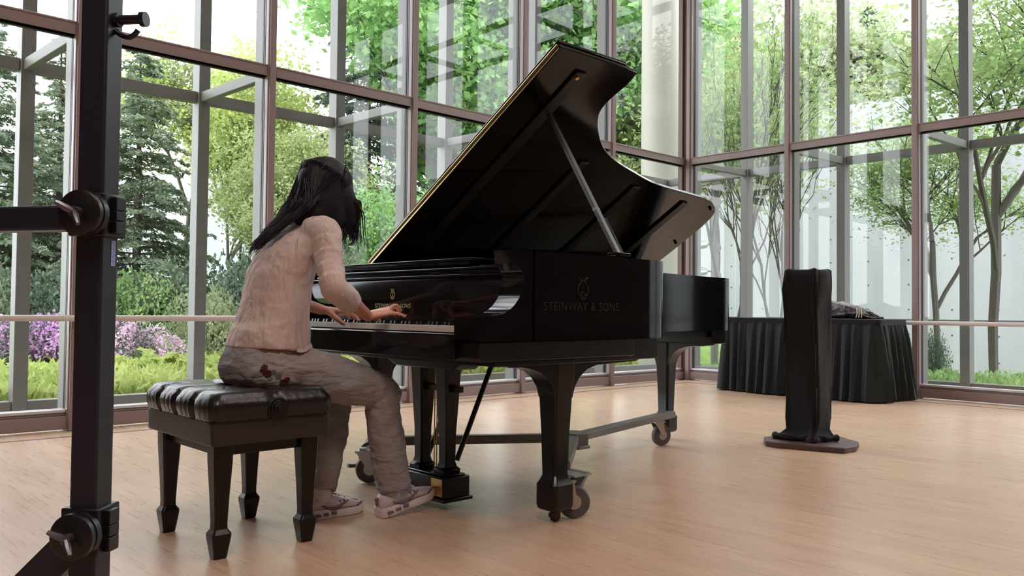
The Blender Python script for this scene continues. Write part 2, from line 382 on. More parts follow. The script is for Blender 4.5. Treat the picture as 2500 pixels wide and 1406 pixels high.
for x in (-.40, -.05, .3): md.box(x, x+.04, .27, .56, .9455, .9635)
obj('music_desk', md, BLK, piano, bevel=.002)
# emblem and lettering
def text_mesh(s, size):
    cu = bpy.data.curves.new('t', 'FONT'); cu.body = s; cu.size = size; cu.extrude = .0006; cu.align_x = 'CENTER'; cu.space_character = 1.12
    to = bpy.data.objects.new('t', cu); COL.objects.link(to); dg = bpy.context.evaluated_depsgraph_get()
    me = bpy.data.meshes.new_from_object(to.evaluated_get(dg)); bpy.data.objects.remove(to); return me
def emblem(mb, put, w):
    """a small lyre: put(u, v) -> 3-D point, w half width"""
    def tb(pts, r): mb.tube([put(*p) for p in cr([(a, b, 0) for a, b in pts], 5) for p in [(p[0], p[1])]], r, 6)
    for s in (1, -1):
        tb([(s*.10*w, -1.25*w), (s*.75*w, -1.05*w), (s*1.05*w, -.45*w), (s*.85*w, .2*w), (s*.45*w, .75*w), (s*.62*w, 1.25*w), (s*.95*w, 1.35*w)], w*.10)
        tb([(s*.05*w, -.55*w), (s*.40*w, -.9*w), (s*.55*w, -1.45*w)], w*.09)
    for x in (-.22, 0, .22): tb([(x*w, -.9*w), (x*w, .95*w)], w*.045)
    tb([(-.55*w, .95*w), (.55*w, .95*w)], w*.08); tb([(-.55*w, -1.5*w), (.55*w, -1.5*w)], w*.12); tb([(0, 1.1*w), (0, 1.55*w)], w*.12)
lt = text_mesh('STEINWAY & SONS', .026)
lo = obj('lettering', lt, LOGO, fbo, smooth=0); lo.matrix_local = Matrix.Translation((0, .2253, .789)) @ Matrix.Rotation(R(90), 4, 'X')
em = MB(); emblem(em, lambda u, v: (u, .2256, .846+v), .0135); obj('lyre_emblem', em, LOGO, fbo)
lt2 = text_mesh('STEINWAY & SONS', .042)
lo = obj('side_lettering', lt2, LOGO2, piano, smooth=0, label='faint lettering on the outer side of the rim')
lo.matrix_local = Matrix.Translation((HX+.0006, .50, .786)) @ Matrix.Rotation(R(90), 4, 'Z') @ Matrix.Rotation(R(90), 4, 'X')
em = MB(); emblem(em, lambda u, v: (HX+.0004, .50+u, .868+v), .026); obj('side_emblem', em, LOGO2, piano)
# inside of the case
plate_out = offset(OUT, .052)
obj('soundboard', MB().prism(plate_out, 'z', .76, .77), mat('spruce_board', (.12, .07, .03), .6), piano, smooth=0)
pl = MB().prism([(x, max(y, .64)) for x, y in offset(OUT, .075)], 'z', .865, .88)
plo = obj('iron_plate', pl, GOLDP, piano, smooth=0)
for x0, x1, y1 in ((-.55, -.30, 2.5), (-.25, -.05, 2.5), (.0, .02, 2.1), (.25, .22, 1.35), (.48, .47, 1.10)):
    st = MB().tube([(x0, .70, .90), (x1, y1, .90)], .018, 8); obj('plate_strut', st, GOLDP, plo)
sg = MB()
for i in range(70):
    x = -.68+i*1.36/69; ye = 2.45 if x < 0 else (2.3-1.3*(x/.68)**.6)
    ye = max(min(ye, 2.45), .98)
    sg.tube([(x, .75, .896), (x*.8-.06, ye, .896)], .0012, 4)
s_o = obj('string_band', sg, mat('steel_strings', (.55, .5, .42), .3, 1), piano); s_o['kind'] = 'stuff'
# lid (hinged on the bass side)
PHI = .55574
lidE = empty('lid', (-HX, 0, ZR+.006)); lidE.rotation_euler = (0, -PHI, 0); lidE.parent = piano
FOLD = .622
LC = [(1.545, FOLD), (1.545, 1.02), (1.54, 1.098), (1.47, 1.105), (1.38, 1.092), (1.30, 1.098), (1.232, 1.145), (1.164, 1.22), (1.09, 1.325), (1.025, 1.478), (.968, 1.69), (.915, 1.942), (.882, 2.329), (.866, 2.49), (.83, 2.60), (.765, 2.69), (.67, 2.725), (.534, 2.735), (.30, 2.735), (.12, 2.725), (.03, 2.68), (0, 2.58)]
LO = [LC[0], LC[1]]+[(p.x, p.y) for p in cr([(x, y, 0) for x, y in LC[2:]], 5)]+[(0, FOLD)]
obj('main_lid', MB().prism(LO, 'z', 0, .019), BLK, lidE, bevel=.003, smooth=30)
obj('front_flap', MB().box(.004, 1.545, FOLD+.006, FOLD+.42, .028, .046), BLK, lidE, bevel=.003)
hg = MB().box(.01, 1.535, FOLD-.0025, FOLD+.0, .0035, .0095).box(.01, 1.535, FOLD+.0015, FOLD+.0055, .0205, .026).tube([(.01, FOLD-.003, .0225), (1.535, FOLD-.003, .0225)], .0038, 8)
obj('piano_hinge', hg, GOLD, lidE)
BAT = mat('dark_lid_batten', (.006, .005, .006), .45)
for y, w0, w1 in ((.813, .25, 1.465), (1.29, .2, .985), (1.80, .2, .88), (2.31, .2, .82)):
    obj('lid_batten', MB().box(w0, w1, y-.030, y+.030, -.013, -.0005), BAT, lidE, bevel=.003)
for (w_, y) in ((1.44, .80), (.80, 2.60), (.45, 2.66)): obj('bumper', MB().cyl((w_, y, -.016 if w_ < 1.4 else -.02), (0, 0, 1), .009, .015, 14), GOLD if w_ > 1 else EBON, lidE)
# lid prop
w0 = 1.235; yb = .81
top = Vector((-HX+w0*math.cos(PHI)+.012, yb-.0, ZR+.006+w0*math.sin(PHI)-.02)); bot = Vector((.742, .735, ZR+.008))
pr = MB(); d_ = (top-bot)
pr.obox(bot+d_*.5, (0, 1, 0), d_.normalized(), Vector((0, 1, 0)).cross(d_.normalized()), .0115, d_.length/2, .009)
PROPM = mat('prop_satin_black', (.03, .03, .038), .32, spec=.9)  # lightened bluish base paints in some of the sky's reflection
po = obj('lid_prop', pr, PROPM, piano, bevel=.003)
sp = MB(); a0 = bot+d_*.02+Vector((0, .022, 0)); sp.obox(a0+d_*.10, (0, 1, 0), d_.normalized(), Vector((0, 1, 0)).cross(d_.normalized()), .007, d_.length*.12, .008)
sp.obox(bot+Vector((0, .0, .006)), (1, 0, 0), (0, 1, 0), (0, 0, 1), .02, .045, .006)
obj('short_prop', sp, BLK, piano, bevel=.002)
obj('prop_hinge', MB().cyl(bot+d_*.30+Vector((0, -.013, 0)), (0, 1, 0), .008, .026, 12), CHROME, piano)
# legs
def leg_rings(cx, cy, prof):
    rings = []
    for z, hw in prof:
        c = .22*hw; r_ = []
        for sx, sy in ((1, 1), (-1, 1), (-1, -1), (1, -1)):
            if sx*sy > 0: r_ += [(cx+sx*hw, cy+sy*(hw-c), z), (cx+sx*(hw-c), cy+sy*hw, z)]
            else: r_ += [(cx+sx*(hw-c), cy+sy*hw, z), (cx+sx*hw, cy+sy*(hw-c), z)]
        rings.append(r_)
    return rings
PROF = [(.045, .040), (.052, .050), (.065, .054), (.142, .054), (.156, .0455), (.175, .0375), (.33, .042), (.50, .050), (.52, .053), (.598, .055)]
def leg(cx, cy, axis, ext0, ext1):
    mb = MB().loft(leg_rings(cx, cy, PROF))
    c0 = cy if axis == 'y' else cx
    for s, e in ((-1, ext0), (1, ext1)):
        P = [(.045, .46), (.058, .50), (.085, .535), (.125, .562), (.18, .577), (e-.08, .583), (e-.02, .584), (e, .590), (e, .599), (.0, .599), (.0, .46)]
        mb.prism([(c0+s*a, z) for a, z in P], 'x' if axis == 'y' else 'y', (cx if axis == 'y' else cy)-.045, (cx if axis == 'y' else cy)+.045)
    o = obj('leg', mb, BLKS, piano, bevel=.002, smooth=30)
    ca = MB().cyl((cx, cy, .0455), (0, 0, -1), .016, .012, 12); ca.box(cx-.012, cx+.012, cy-.02, cy+.02, .017, .034)
    ca.tube([(cx-.010, cy+.004, .018), (cx+.010, cy+.004, .018)], .0175, 16); obj('caster', ca, mat('tarnished_brass', (.06, .04, .025), .45, .8), o)
    return o
leg(.585, .56, 'y', .30, .44); leg(-.585, .56, 'y', .30, .40)
tb_ = MB().box(-.73, .0, 2.48, 2.63, .6, ZB-.001); tb_.box(-.70, -.02, 2.45, 2.66, .64, ZB-.001)
obj('tail_block', tb_, BLKS, piano, bevel=.004)
leg(-.375, 2.55, 'x', .30, .32)
bs = MB()
for x0, x1 in ((-.6, -.5), (.0, .05), (.5, .45)): bs.tube([(x0, .82, .70), (x1*.3-.2, 2.45 if x0 < .4 else 1.6, .70)], .03, 8)
obj('case_brace', bs, BLKS, piano)
# lyre
ly = empty('pedal_lyre', (0, 0, 0)); ly.parent = piano
lb = MB().prism([(-.23, .599), (-.23, .575), (-.16, .548), (.22, .548), (.26, .575), (.26, .599)], 'y', .36, .48)
obj('lyre_head', lb, BLKS, ly, bevel=.004)
for x in (-.045, .118):
    c = MB().loft(leg_rings(x, .42, [(.13, .040), (.145, .043), (.155, .032), (.175, .026), (.30, .028), (.36, .032), (.44, .036), (.52, .040), (.548, .042)]))
    obj('lyre_post', c, BLKS, ly, bevel=.001, smooth=30)
obj('lyre_crossbar', MB().box(-.10, .20, .405, .435, .455, .48), BLKS, ly, bevel=.003)
bx_ = MB().box(-.105, .195, .345, .475, .045, .125).box(-.115, .205, .335, .485, .030, .045).box(-.09, .18, .36, .465, .125, .132)
bxo = obj('pedal_box', bx_, BLKS, ly, bevel=.004)
obj('brass_plate', MB().box(.115, .185, .341, .3445, .052, .118), GOLD, bxo, smooth=0, bevel=.001)
for x in (-.04, .045, .13):
    pd = MB().tube([(x, .36, .075), (x, .31, .077), (x, .27, .072), (x, .235, .064), (x, .215, .060)], [.010, .010, .013, .019, .012], 12, flat=.35); obj('pedal', pd, GOLD, ly)
for x in (.02, .036, .055): obj('pedal_rod', MB().tube([(x, .43, .13), (x, .43, .60)], .0028, 6), GOLD, ly)
for x in (-.06, .13): obj('lyre_brace', MB().tube([(x, .46, .175), (x, .67, .605)], .011, 10), BLKS, ly)

# ------------------------------------------------------------------ dolly under the piano
dol = empty('piano_dolly', (PX+.0, PY+1.25, 0)); props(dol, 'grey steel three-armed dolly on rubber wheels under the grand piano', 'dolly')
def L2(mb): mb.v = [(x-.0, y-1.25, z) for x, y, z in mb.v]; return mb
HUB = Vector((.03, 1.27, .178))
def arm(a, b, name='dolly_arm', w=.024, h=.020):
    a, b = Vector(a), Vector(b); d = (b-a); u = d.normalized(); s = Vector((0, 0, 1)).cross(u).normalized()
    mb = MB().obox((a+b)/2, u, s, u.cross(s), d.length/2, w, h); return obj(name, L2(mb), STEEL, dol, bevel=.003)
arm(HUB, (-.47, .50, .178)); arm(HUB+Vector((.0, 0, .0)), (-.23, 2.40, .178), w=.03, h=.018); arm(HUB, (.50, .70, .178))
hb = MB().cyl(HUB-Vector((0, 0, .03)), (0, 0, 1), .075, .055, 6); hb.box(-.02, .16, 1.16, 1.24, .145, .160); obj('hub', L2(hb), STEEL, dol, bevel=.003)
br_ = MB().loft([[(.53, .70, .17), (.62, .70, .17), (.62, .715, .17), (.53, .715, .17)], [(.565, .665, .10), (.61, .665, .10), (.61, .68, .10), (.565, .68, .10)]])
br_.box(.545, .625, .625, .72, .1585, .165)
obj('leg_bracket', L2(br_), STEELL, dol)
def caster(x, y, ang):
    c_ = Vector((x, y, .064)); a = Vector((math.cos(ang), math.sin(ang), 0)); n_ = Vector((-a.y, a.x, 0))
    mb = MB(); R_ = .062
    prof = [(-.017, R_*.80), (-.017, R_*.93), (-.011, R_), (.011, R_), (.017, R_*.93), (.017, R_*.80)]
    rings = [[c_+n_*o+(a*math.cos(w)+Vector((0, 0, 1))*math.sin(w))*r for w in [2*math.pi*k/28 for k in range(28)]] for o, r in prof]; mb.loft(rings)
    w = obj('caster_wheel', L2(mb), RUBB, dol)
    hb_ = MB().cyl(c_-n_*.019, n_, R_*.45, .038, 20); obj('wheel_hub', L2(hb_), CHROME, w)
    fk = MB()
    for s in (-1, 1):
        q = c_+n_*s*.024
        t0 = Vector((x, y, .140))+n_*s*.024-a*.03; ring0 = [t0-a*.030-n_*.002, t0+a*.030-n_*.002, t0+a*.030+n_*.002, t0-a*.030+n_*.002]
        ring1 = [q-a*.012-n_*.002, q+a*.012-n_*.002, q+a*.012+n_*.002, q-a*.012+n_*.002]; fk.loft([ring0, ring1])
    fk.obox(Vector((x, y, .144))-a*.03, a, n_, (0, 0, 1), .036, .03, .005); fk.cyl(Vector((x, y, .146))-a*.03, (0, 0, 1), .02, .013, 14); fk.cyl(c_-n_*.03, n_, .006, .06, 10)
    obj('caster_fork', L2(fk), CHROME, dol)
caster(-.225, 2.30, R(75)); caster(.598, .650, R(48)); caster(-.44, .42, R(60))
ck = MB().tube(cr([(-.47, .52, .172), (-.48, .455, .172), (-.49, .42, .160), (-.495, .41, .125), (-.495, .405, .095), (-.50, .385, .074), (-.50, .345, .078)], 5), .009, 10); obj('crank_handle', L2(ck), STEEL, dol)

# ================================================================== bench
bench = empty('piano_bench', (-2.75, 1.28, 0)); props(bench, 'black tufted leather piano bench on four tapered legs', 'bench')
def LB(mb): return loc(mb, bench)
def rrect(cx, cy, hx, hy, r, n=10):
    out = []
    for (sx, sy, a0) in ((1, 1, 0), (-1, 1, 90), (-1, -1, 180), (1, -1, 270)):
        for k in range(n+1):
            a = R(a0+90*k/n); out.append((cx+sx*(hx-r)+r*math.cos(a), cy+sy*(hy-r)+r*math.sin(a)))
    # fill the straight runs
    res = []
    for i in range(len(out)):
        p, q = out[i], out[(i+1) % len(out)]; d = math.dist(p, q); m_ = max(1, int(d/.012))
        for k in range(m_): res.append((p[0]+(q[0]-p[0])*k/m_, p[1]+(q[1]-p[1])*k/m_))
    return res
BX, BY = -2.752, 1.284; BHX, BHY = .272, .205
base = rrect(BX, BY, BHX, BHY, .035)
def groove(x, y):
    g = 0
    for sx in (-BHX/2, 0, BHX/2): g = max(g, math.exp(-((x-BX-sx)/.012)**2))
    for sy in (0,): g = max(g, math.exp(-((y-BY-sy)/.012)**2))
    for sx in (-BHX/2, 0, BHX/2): g = max(g, 1.5*math.exp(-((x-BX-sx)**2+(y-BY)**2)/.035**2))
    return g
cu_ = MB(); rings = []
for s, z, bulge in ((1, .428, 0), (1, .436, .006), (1, .455, .013), (1, .475, .015), (1, .492, .011), (.985, .505, .004), (.96, .514, 0), (.92, .520, 0), (.86, .523, 0), (.76, .5245, 0), (.66, .525, 0), (.55, .525, 0), (.44, .525, 0), (.33, .525, 0), (.22, .525, 0), (.11, .525, 0), (.02, .525, 0)):
    rg = []
    for x, y in base:
        dx, dy = x-BX, y-BY; px_, py_ = BX+dx*s, BY+dy*s
        g = groove(px_, py_); L_ = math.hypot(dx, dy); side = z < .50
        if side:
            pl_ = .0022*math.sin((x+y)*330)*(1 if z < .49 else .4)
            b_ = bulge-g*.012*(0 if z < .435 else 1)+pl_; px_ += dx/L_*b_; py_ += dy/L_*b_; zz = z
        else: zz = z-g*.013-.004*math.exp(-((px_-BX)**2+(py_-BY)**2)/.02)
        rg.append((px_, py_, zz))
    rings.append(rg)
cu_.loft(rings); obj('seat_cushion', LB(cu_), LEATH, bench, smooth=70)
fr_ = MB(); fr_.loft([[(x, y, z) for x, y in rrect(BX, BY, BHX-.004+e, BHY-.004+e, .012)] for z, e in ((.357, 0), (.36, .003), (.425, .003), (.4275, 0))])
obj('seat_box', LB(fr_), mat('dark_leather_band', (.022, .016, .015), .38, bump=(80, .2, .003)), bench)
obj('piping', LB(MB().tube([(x, y, .4285) for x, y in base+base[:1]], .0032, 6)), LEATH, bench)
ap = MB(); ax, ay = .205, .150
for s in (-1, 1):
    ap.box(BX-ax, BX+ax, BY+s*ay-.010, BY+s*ay+.010, .318, .3565); ap.box(BX+s*ax-.010, BX+s*ax+.010, BY-ay, BY+ay, .318, .3565)
obj('apron', LB(ap), BLKS, bench, bevel=.002)
for sx in (-1, 1):
    for sy in (-1, 1):
        cx, cy = BX+sx*.208, BY+sy*.150
        mb = MB().loft(leg_rings(cx, cy, [(.0, .019), (.003, .021), (.068, .031), (.078, .031), (.092, .0215), (.11, .021), (.20, .025), (.30, .031), (.356, .032)]))
        obj('leg', LB(mb), BLKS, bench, bevel=.001, smooth=30)
for s in (1, -1):
    kn = MB()
    x0 = BX+s*(BHX+.002)
    for r0, x1 in ((.036, .014), (.028, .020), (.020, .025), (.011, .030)): kn.cyl((x0, BY+.005, .462), (s, 0, 0), r0, x1, 28)
    obj('height_knob', LB(kn), BLKS, bench, bevel=.0015)

# ================================================================== black stand in the foreground
SC0 = Vector((-1.500, .447, 0))
cdir = Vector((.955, -.296, 0)).normalized(); rdir = Vector((.296, .955, 0)).normalized()
n1 = (cdir*.845-rdir*.53).normalized(); n2 = (cdir*.53+rdir*.845).normalized(); UZ = Vector((0, 0, 1))
stand = empty('equipment_stand', SC0); props(stand, 'tall black square-tube stand close to the camera at the left edge', 'stand')
def LS(mb): return loc(mb, stand)
hw = .0235
obj('upright_tube', LS(MB().obox(SC0+UZ*1.0, n1, n2, UZ, hw, hw, .975)), STANDM, stand, bevel=.004)
obj('foot_plate', LS(MB().obox(SC0+UZ*.012, n1, n2, UZ, .10, .10, .012)), STANDM, stand, bevel=.003)
P0 = SC0+UZ*.932+n1*.002
e1_ = P0-n2*.62-UZ*.012
u = (e1_-P0).normalized(); v = n1
obj('cross_tube', LS(MB().obox((P0+e1_)/2, u, v, u.cross(v), (P0-e1_).length/2, .0205, .0205)), STANDM, stand, bevel=.004)
Q0 = SC0+UZ*.415; Q1 = SC0-n2*.40+UZ*.022
u2 = (Q1-Q0).normalized()
obj('diagonal_brace', LS(MB().obox((Q0+Q1)/2, u2, n1, u2.cross(n1), (Q1-Q0).length/2, .022, .0275)), STANDM, stand, bevel=.004)
obj('foot_plate', LS(MB().obox(Q1-UZ*.012, n1, n2, UZ, .05, .08, .010)), STANDM, stand, bevel=.003)
for zc, h in ((.935, .036), (.413, .040)):
    c = SC0+UZ*zc
    col_ = MB().obox(c, n1, n2, UZ, hw+.008, hw+.009, h)
    co = obj('clamp_collar', LS(col_), STANDD, stand, bevel=.003)
    dd = MB(); cc = c+n1*(hw+.008)+n2*.004
    dd.tube([cc, cc+n1*.012, cc+n1*.013, cc+n1*.016, cc+n1*.017, cc+n1*.026, cc+n1*.028], [.037, .037, .034, .034, .037, .037, .034], 32)
    obj('locking_disc', LS(dd), STANDD, co)
    wn = MB(); w0_ = cc+n1*.028; wn.cyl(w0_, n1, .009, .014, 14)
    wa = (n2*.5+UZ*-.7).normalized(); wn.tube([w0_+n1*.010, w0_+n1*.016+wa*.012, w0_+n1*.022+wa*.026], [.0055, .006, .0035], 8)
    wb = (n2*-.75+UZ*.45).normalized(); wn.tube([w0_+n1*.010, w0_+n1*.016+wb*.012, w0_+n1*.022+wb*.028], [.0055, .006, .0035], 8)
    obj('wing_nut', LS(wn), mat('dark_bright_steel', (.12, .115, .14), .35, .8), co)
    bc = MB(); b0 = c+n2*(hw+.009)
    for dz, hh in ((h*.55, h*.30), (0, h*.22), (-h*.55, h*.28)): bc.obox(b0+UZ*dz+n2*.004, n1, n2, UZ, .014, .006, hh)
    obj('clamp_jaw', LS(bc), STANDD, co, bevel=.001)
pg = MB(); g0 = SC0+UZ*1.268+n2*hw; pg.tube([g0, g0+n2*.008, g0+n2*.009, g0+n2*.045, g0+n2*.046, g0+n2*.055], [.012, .012, .008, .008, .0125, .0125], 18); obj('round_peg', LS(pg), STANDD, stand)
hk = MB().tube(cr([g0-UZ*.018, g0-UZ*.026+n2*.012, g0-UZ*.030+n2*.026, g0-UZ*.024+n2*.036, g0-UZ*.018+n2*.041], 4), [.0045]*16+[.006], 10); obj('hook', LS(hk), STANDD, stand)
stk = MB(); k0 = SC0+n2*(hw+.0006); stk.obox(k0+UZ*.873-n1*.008, n1, UZ, n2, .0055, .021, .0004)
sto = obj('sticker', LS(stk), mat('pale_blue_sticker', (.40, .42, .75), .5, bump=(900, .3)), stand, smooth=0, label='small pale blue printed sticker')
sl = MB()
for i in range(15): sl.obox(k0+UZ*(.891-.0026*i)-n1*(.0075+.001*(i % 3)), n1, UZ, n2, .0038-.0007*(i % 4), .0006, .0007)
obj('fine_print', LS(sl), mat('sticker_ink', (.10, .10, .45), .5), sto, smooth=0)

# ================================================================== skirted table, bag
TX0, TX1, TY0, TY1 = -4.72, -3.16, 7.40, 8.0
tab = empty('skirted_table', ((TX0+TX1)/2, (TY0+TY1)/2, 0)); props(tab, 'long table covered by a pleated black skirt in the glass corner', 'table')
obj('table_top', loc(MB().box(TX0, TX1, TY0, TY1, .705, .733), tab), CLOTH, tab, bevel=.005)
band = MB(); base_ = rrect((TX0+TX1)/2, (TY0+TY1)/2, (TX1-TX0)/2, (TY1-TY0)/2, .04, 6)
band.loft([[((x-(TX0+TX1)/2)*s+(TX0+TX1)/2, (y-(TY0+TY1)/2)*t+(TY0+TY1)/2, z) for x, y in base_] for s, t, z in ((1.012, 1.03, .685), (1.012, 1.03, .735), (1.0, 1.0, .739), (.9, .9, .739))])
obj('skirt_band', loc(band, tab), CLOTH, tab)
peri = []; acc = 0
for i in range(len(base_)):
    p, q = Vector(base_[i]), Vector(base_[(i+1) % len(base_)]); m_ = max(1, int((q-p).length/.012))
    for k in range(m_): peri.append((p.lerp(q, k/m_), None))
pp = [a for a, _ in peri]; N_ = len(pp); per = sum((pp[(i+1) % N_]-pp[i]).length for i in range(N_)); sk = []; acc = 0; S_ = []
for i in range(N_):
    t = (pp[(i+1) % N_]-pp[i-1]).normalized(); S_.append((pp[i], Vector((t.y, -t.x)), acc)); acc += (pp[(i+1) % N_]-pp[i]).length
npl = int(per/.105)
for z, fl, am in ((.690, .008, .006), (.66, .012, .010), (.55, .035, .018), (.38, .06, .024), (.2, .085, .028), (.04, .11, .030), (.012, .115, .030)):
    ring = []
    for p, n_, a in S_:
        ph = a/per*npl*2*math.pi; w = math.sin(ph+.8*math.sin(ph*.37)+z*1.5)+.35*math.sin(2.1*ph+1)
        d = fl*(.75+.25*math.sin(ph*.13))+am*w; ring.append((p.x+n_.x*d, p.y+n_.y*d, z+.006*math.sin(ph*.21) if z < .1 and z > .03 else z))
    sk.append(ring)
obj('pleated_skirt', loc(MB().loft(sk, cap=False), tab), SKIRT, tab, smooth=80)
for sx in (TX0+.12, TX1-.12):
    for sy in (TY0+.1, TY1-.1): obj('table_leg', loc(MB().cyl((sx, sy, .0), (0, 0, 1), .014, .705, 12), tab), STEEL, tab)
bag = empty('black_bag', (-3.72, 7.72, .74)); props(bag, 'crumpled shiny dark bag lying on the black skirted table', 'bag')
b_ = MB(); rngs = []
nb = 40
for i, (x, w, h) in enumerate(((-.36, .02, .02), (-.33, .10, .07), (-.22, .14, .13), (-.08, .15, .155), (.06, .16, .15), (.18, .15, .125), (.28, .13, .10), (.34, .10, .07), (.38, .03, .03))):
    ring = []
    for k in range(nb):
        a = 2*math.pi*k/nb; q = 1+.12*math.sin(5*a+i*1.7)+.08*math.sin(11*a+i*2.9)+.06*math.sin(3*a-i)
        ring.append((x+.015*math.sin(7*a+i), w*q*math.cos(a), max(.001, h*.5+h*.52*q*math.sin(a))))
    rngs.append(ring)
b_.loft(rngs)
PLAS = mat('dark_shiny_vinyl', (.05, .03, .045), .22, spec=.7, bump=(22, 1.0, .03))
obj('bag_body', b_, PLAS, bag, smooth=50)
obj('bag_strap', MB().tube(cr([(.30, -.10, .06), (.36, -.14, .03), (.42, -.12, .012), (.48, -.06, .016), (.44, .02, .012), (.34, .02, .06)], 6), .010, 8), PLAS, bag)
tr2 = MB()
for i in range(3): tr2.tube(cr([(.28+.02*i, -.13, .10), (.30+.02*i, -.165, .05), (.29+.025*i, -.17, .012)], 4), .006, 6)
obj('pale_tassel', tr2, mat('pale_cord', (.45, .40, .33), .7), bag)

# ================================================================== cloth-covered column on a wooden base
cc_ = Vector((-2.44, 4.725, 0))
colm = empty('draped_column', cc_); props(colm, 'tall narrow column draped in black cloth on a dark red board', 'covered column')
bp_ = [(-2.66, 4.60), (-2.575, 4.47), (-2.49, 4.455), (-2.145, 4.573), (-2.135, 4.70), (-2.19, 4.86), (-2.41, 5.02), (-2.60, 4.86)]
BASEM = mat('worn_red_brown_board', (.10, .035, .03), .5, bump=(25, .4), vary=(12, (.055, .03, .03), 1))
obj('base_board', loc(MB().prism([p for p in bp_], 'z', 0, .034), colm), BASEM, colm, bevel=.006)
rings = []; ncc = 64
for z, hx, sh, am in ((.036, .118, (-.012, -.02), .012), (.055, .120, (-.012, -.02), .012), (.072, .106, (-.006, -.01), .008), (.095, .092, (0, 0), .006), (.16, .098, (.004, .0), .006), (.35, .099, (.002, 0), .005), (.6, .101, (0, 0), .005), (.8, .104, (-.003, 0), .006), (.93, .106, (-.004, 0), .006), (1.0, .104, (-.002, 0), .004), (1.035, .102, (0, 0), .003), (1.045, .09, (0, 0), .002), (1.040, .05, (0, 0), 0), (1.036, .01, (0, 0), 0)):
    ring = []
    for k in range(ncc):
        a = 2*math.pi*(k+.5)/ncc; ca, sa = math.cos(a), math.sin(a); e = .22
        x = math.copysign(abs(ca)**e, ca); y = math.copysign(abs(sa)**e, sa); q = hx+am*math.sin(9*a+z*7)+am*.6*math.sin(17*a-z*11)
        zz = z+(.022*(abs(x*y))**6*(1 if x > 0 or y < 0 else .3) if z > 1.0 else 0)
        if z < .06: q += .02*max(0, math.sin(3*a+2))**2
        ring.append((cc_.x+sh[0]+x*q, cc_.y+sh[1]+y*q, zz))
    rings.append(ring)
obj('cloth_cover', loc(MB().loft(rings), colm), CLOTH, colm, smooth=60)
kn_ = MB(); kn_.tube(cr([(-2.60, 4.62, .05), (-2.54, 4.58, .060), (-2.44, 4.59, .052), (-2.36, 4.64, .062), (-2.31, 4.70, .053), (-2.28, 4.77, .055)], 6), [.016+.005*math.sin(i*.9) for i in range(31)], 12)
obj('cloth_hem', loc(kn_, colm), CLOTH, colm, smooth=60)

# ================================================================== outdoors
GRASSM = mat('grass_ground', (.10, .20, .035), .9, vary=(3, (.20, .30, .06), 1), bump=(40, .6, .03))
def gz(x, y):   # ground height outside
    d = max(0, -x-7.4) if x < -7.2 else max(0, y-9.8)
    if y > 8 and x > -9: return -.03-.12*min(max(0, y-12.0), 9)
    return -.03+.30*min(d/9, 1)**1.5*(1 if x < -7.2 and y < 8 else .2)+.03*math.sin(x*1.7)*math.cos(y*1.3)*min(d, 1)
g_ = MB(); nx, ny = 70, 70; vs = []; fs = []
for i in range(nx):
    for j in range(ny):
        x = -50+i*(62/(nx-1)); y = -18+j*(66/(ny-1)); z = gz(x, y)
        if x > XL-.7 and y < YR+.7: z = -.25
        vs.append((x, y, z))
for i in range(nx-1):
    for j in range(ny-1): fs.append((i*ny+j, (i+1)*ny+j, (i+1)*ny+j+1, i*ny+j+1))
go = obj('garden_ground', g_.add(vs, fs), GRASSM); go['kind'] = 'structure'
pv = MB().box(XL-1.25, XL-.06, YS, YR+1.2, -.2, -.02).box(XL-.06, XE, YR+.06, YR+1.3, -.2, -.02)
po_ = obj('trim_4', pv, mat('pale_gravel_strip', (.34, .32, .29), .9, bump=(90, .6, .01))); po_['kind'] = 'structure'

# board-marked concrete garden walls
def concrete():
    M_ = bpy.data.materials.new('garden_concrete'); M_.use_nodes = True
    n = M_.node_tree.nodes; l = M_.node_tree.links; b = n['Principled BSDF']; b.inputs['Roughness'].default_value = .8
    tc = n.new('ShaderNodeTexCoord'); mp = n.new('ShaderNodeMapping'); mp.inputs['Scale'].default_value = (1, 1, .25); l.new(tc.outputs['Object'], mp.inputs['Vector'])
    no = n.new('ShaderNodeTexNoise'); no.inputs['Scale'].default_value = .9; no.inputs['Detail'].default_value = 8; l.new(mp.outputs[0], no.inputs['Vector'])
    cr_ = n.new('ShaderNodeValToRGB'); e = cr_.color_ramp.elements; e[0].position = .3; e[0].color = (.285, .28, .31, 1); e[1].position = .7; e[1].color = (.385, .38, .41, 1)
    l.new(no.outputs['Fac'], cr_.inputs[0]); l.new(cr_.outputs[0], b.inputs['Base Color']); return M_
CONC = concrete(); HOLE = mat('tie_hole', (.07, .07, .075), .9)
def garden_wall(name, a, b, z0, z1, label, holes=True, joint=None):
    a = Vector((a[0], a[1], 0)); b = Vector((b[0], b[1], 0)); L_ = (b-a).length; u_ = (b-a).normalized(); n_ = Vector((u_.y, -u_.x, 0))
    if n_.dot(-a) < 0: n_ = -n_      # faces the hall
    o = empty(name, a, math.atan2(u_.y, u_.x)); props(o, label, 'wall'); s = 1 if n_.dot(Vector((-u_.y, u_.x, 0))) > 0 else -1
    obj('wall_slab', MB().box(0, L_, *sorted((0, -s*.4)), z0, z1), CONC, o, smooth=0)
    if joint is not None: obj('shadow_joint', MB().box(0, L_, *sorted((0, s*.006)), joint-.018, joint+.018), HOLE, o, smooth=0)
    if holes:
        mb = MB()
        for i in range(int(L_/.98)):
            for j in range(10):
                z = joint-.35-.6*1+.6*j
                if z0 < z < z1-.25: mb.cyl((.5+.98*i, s*.001, z), (0, s, 0), .022, .004, 10)
        ho = obj('tie_hole', mb, HOLE, o); ho['kind'] = 'stuff'
    return o
A_ = (-16.5, 20.8); B_ = (26, 20.9)  # unseen right stretch added to keep bright sky off the piano's tail
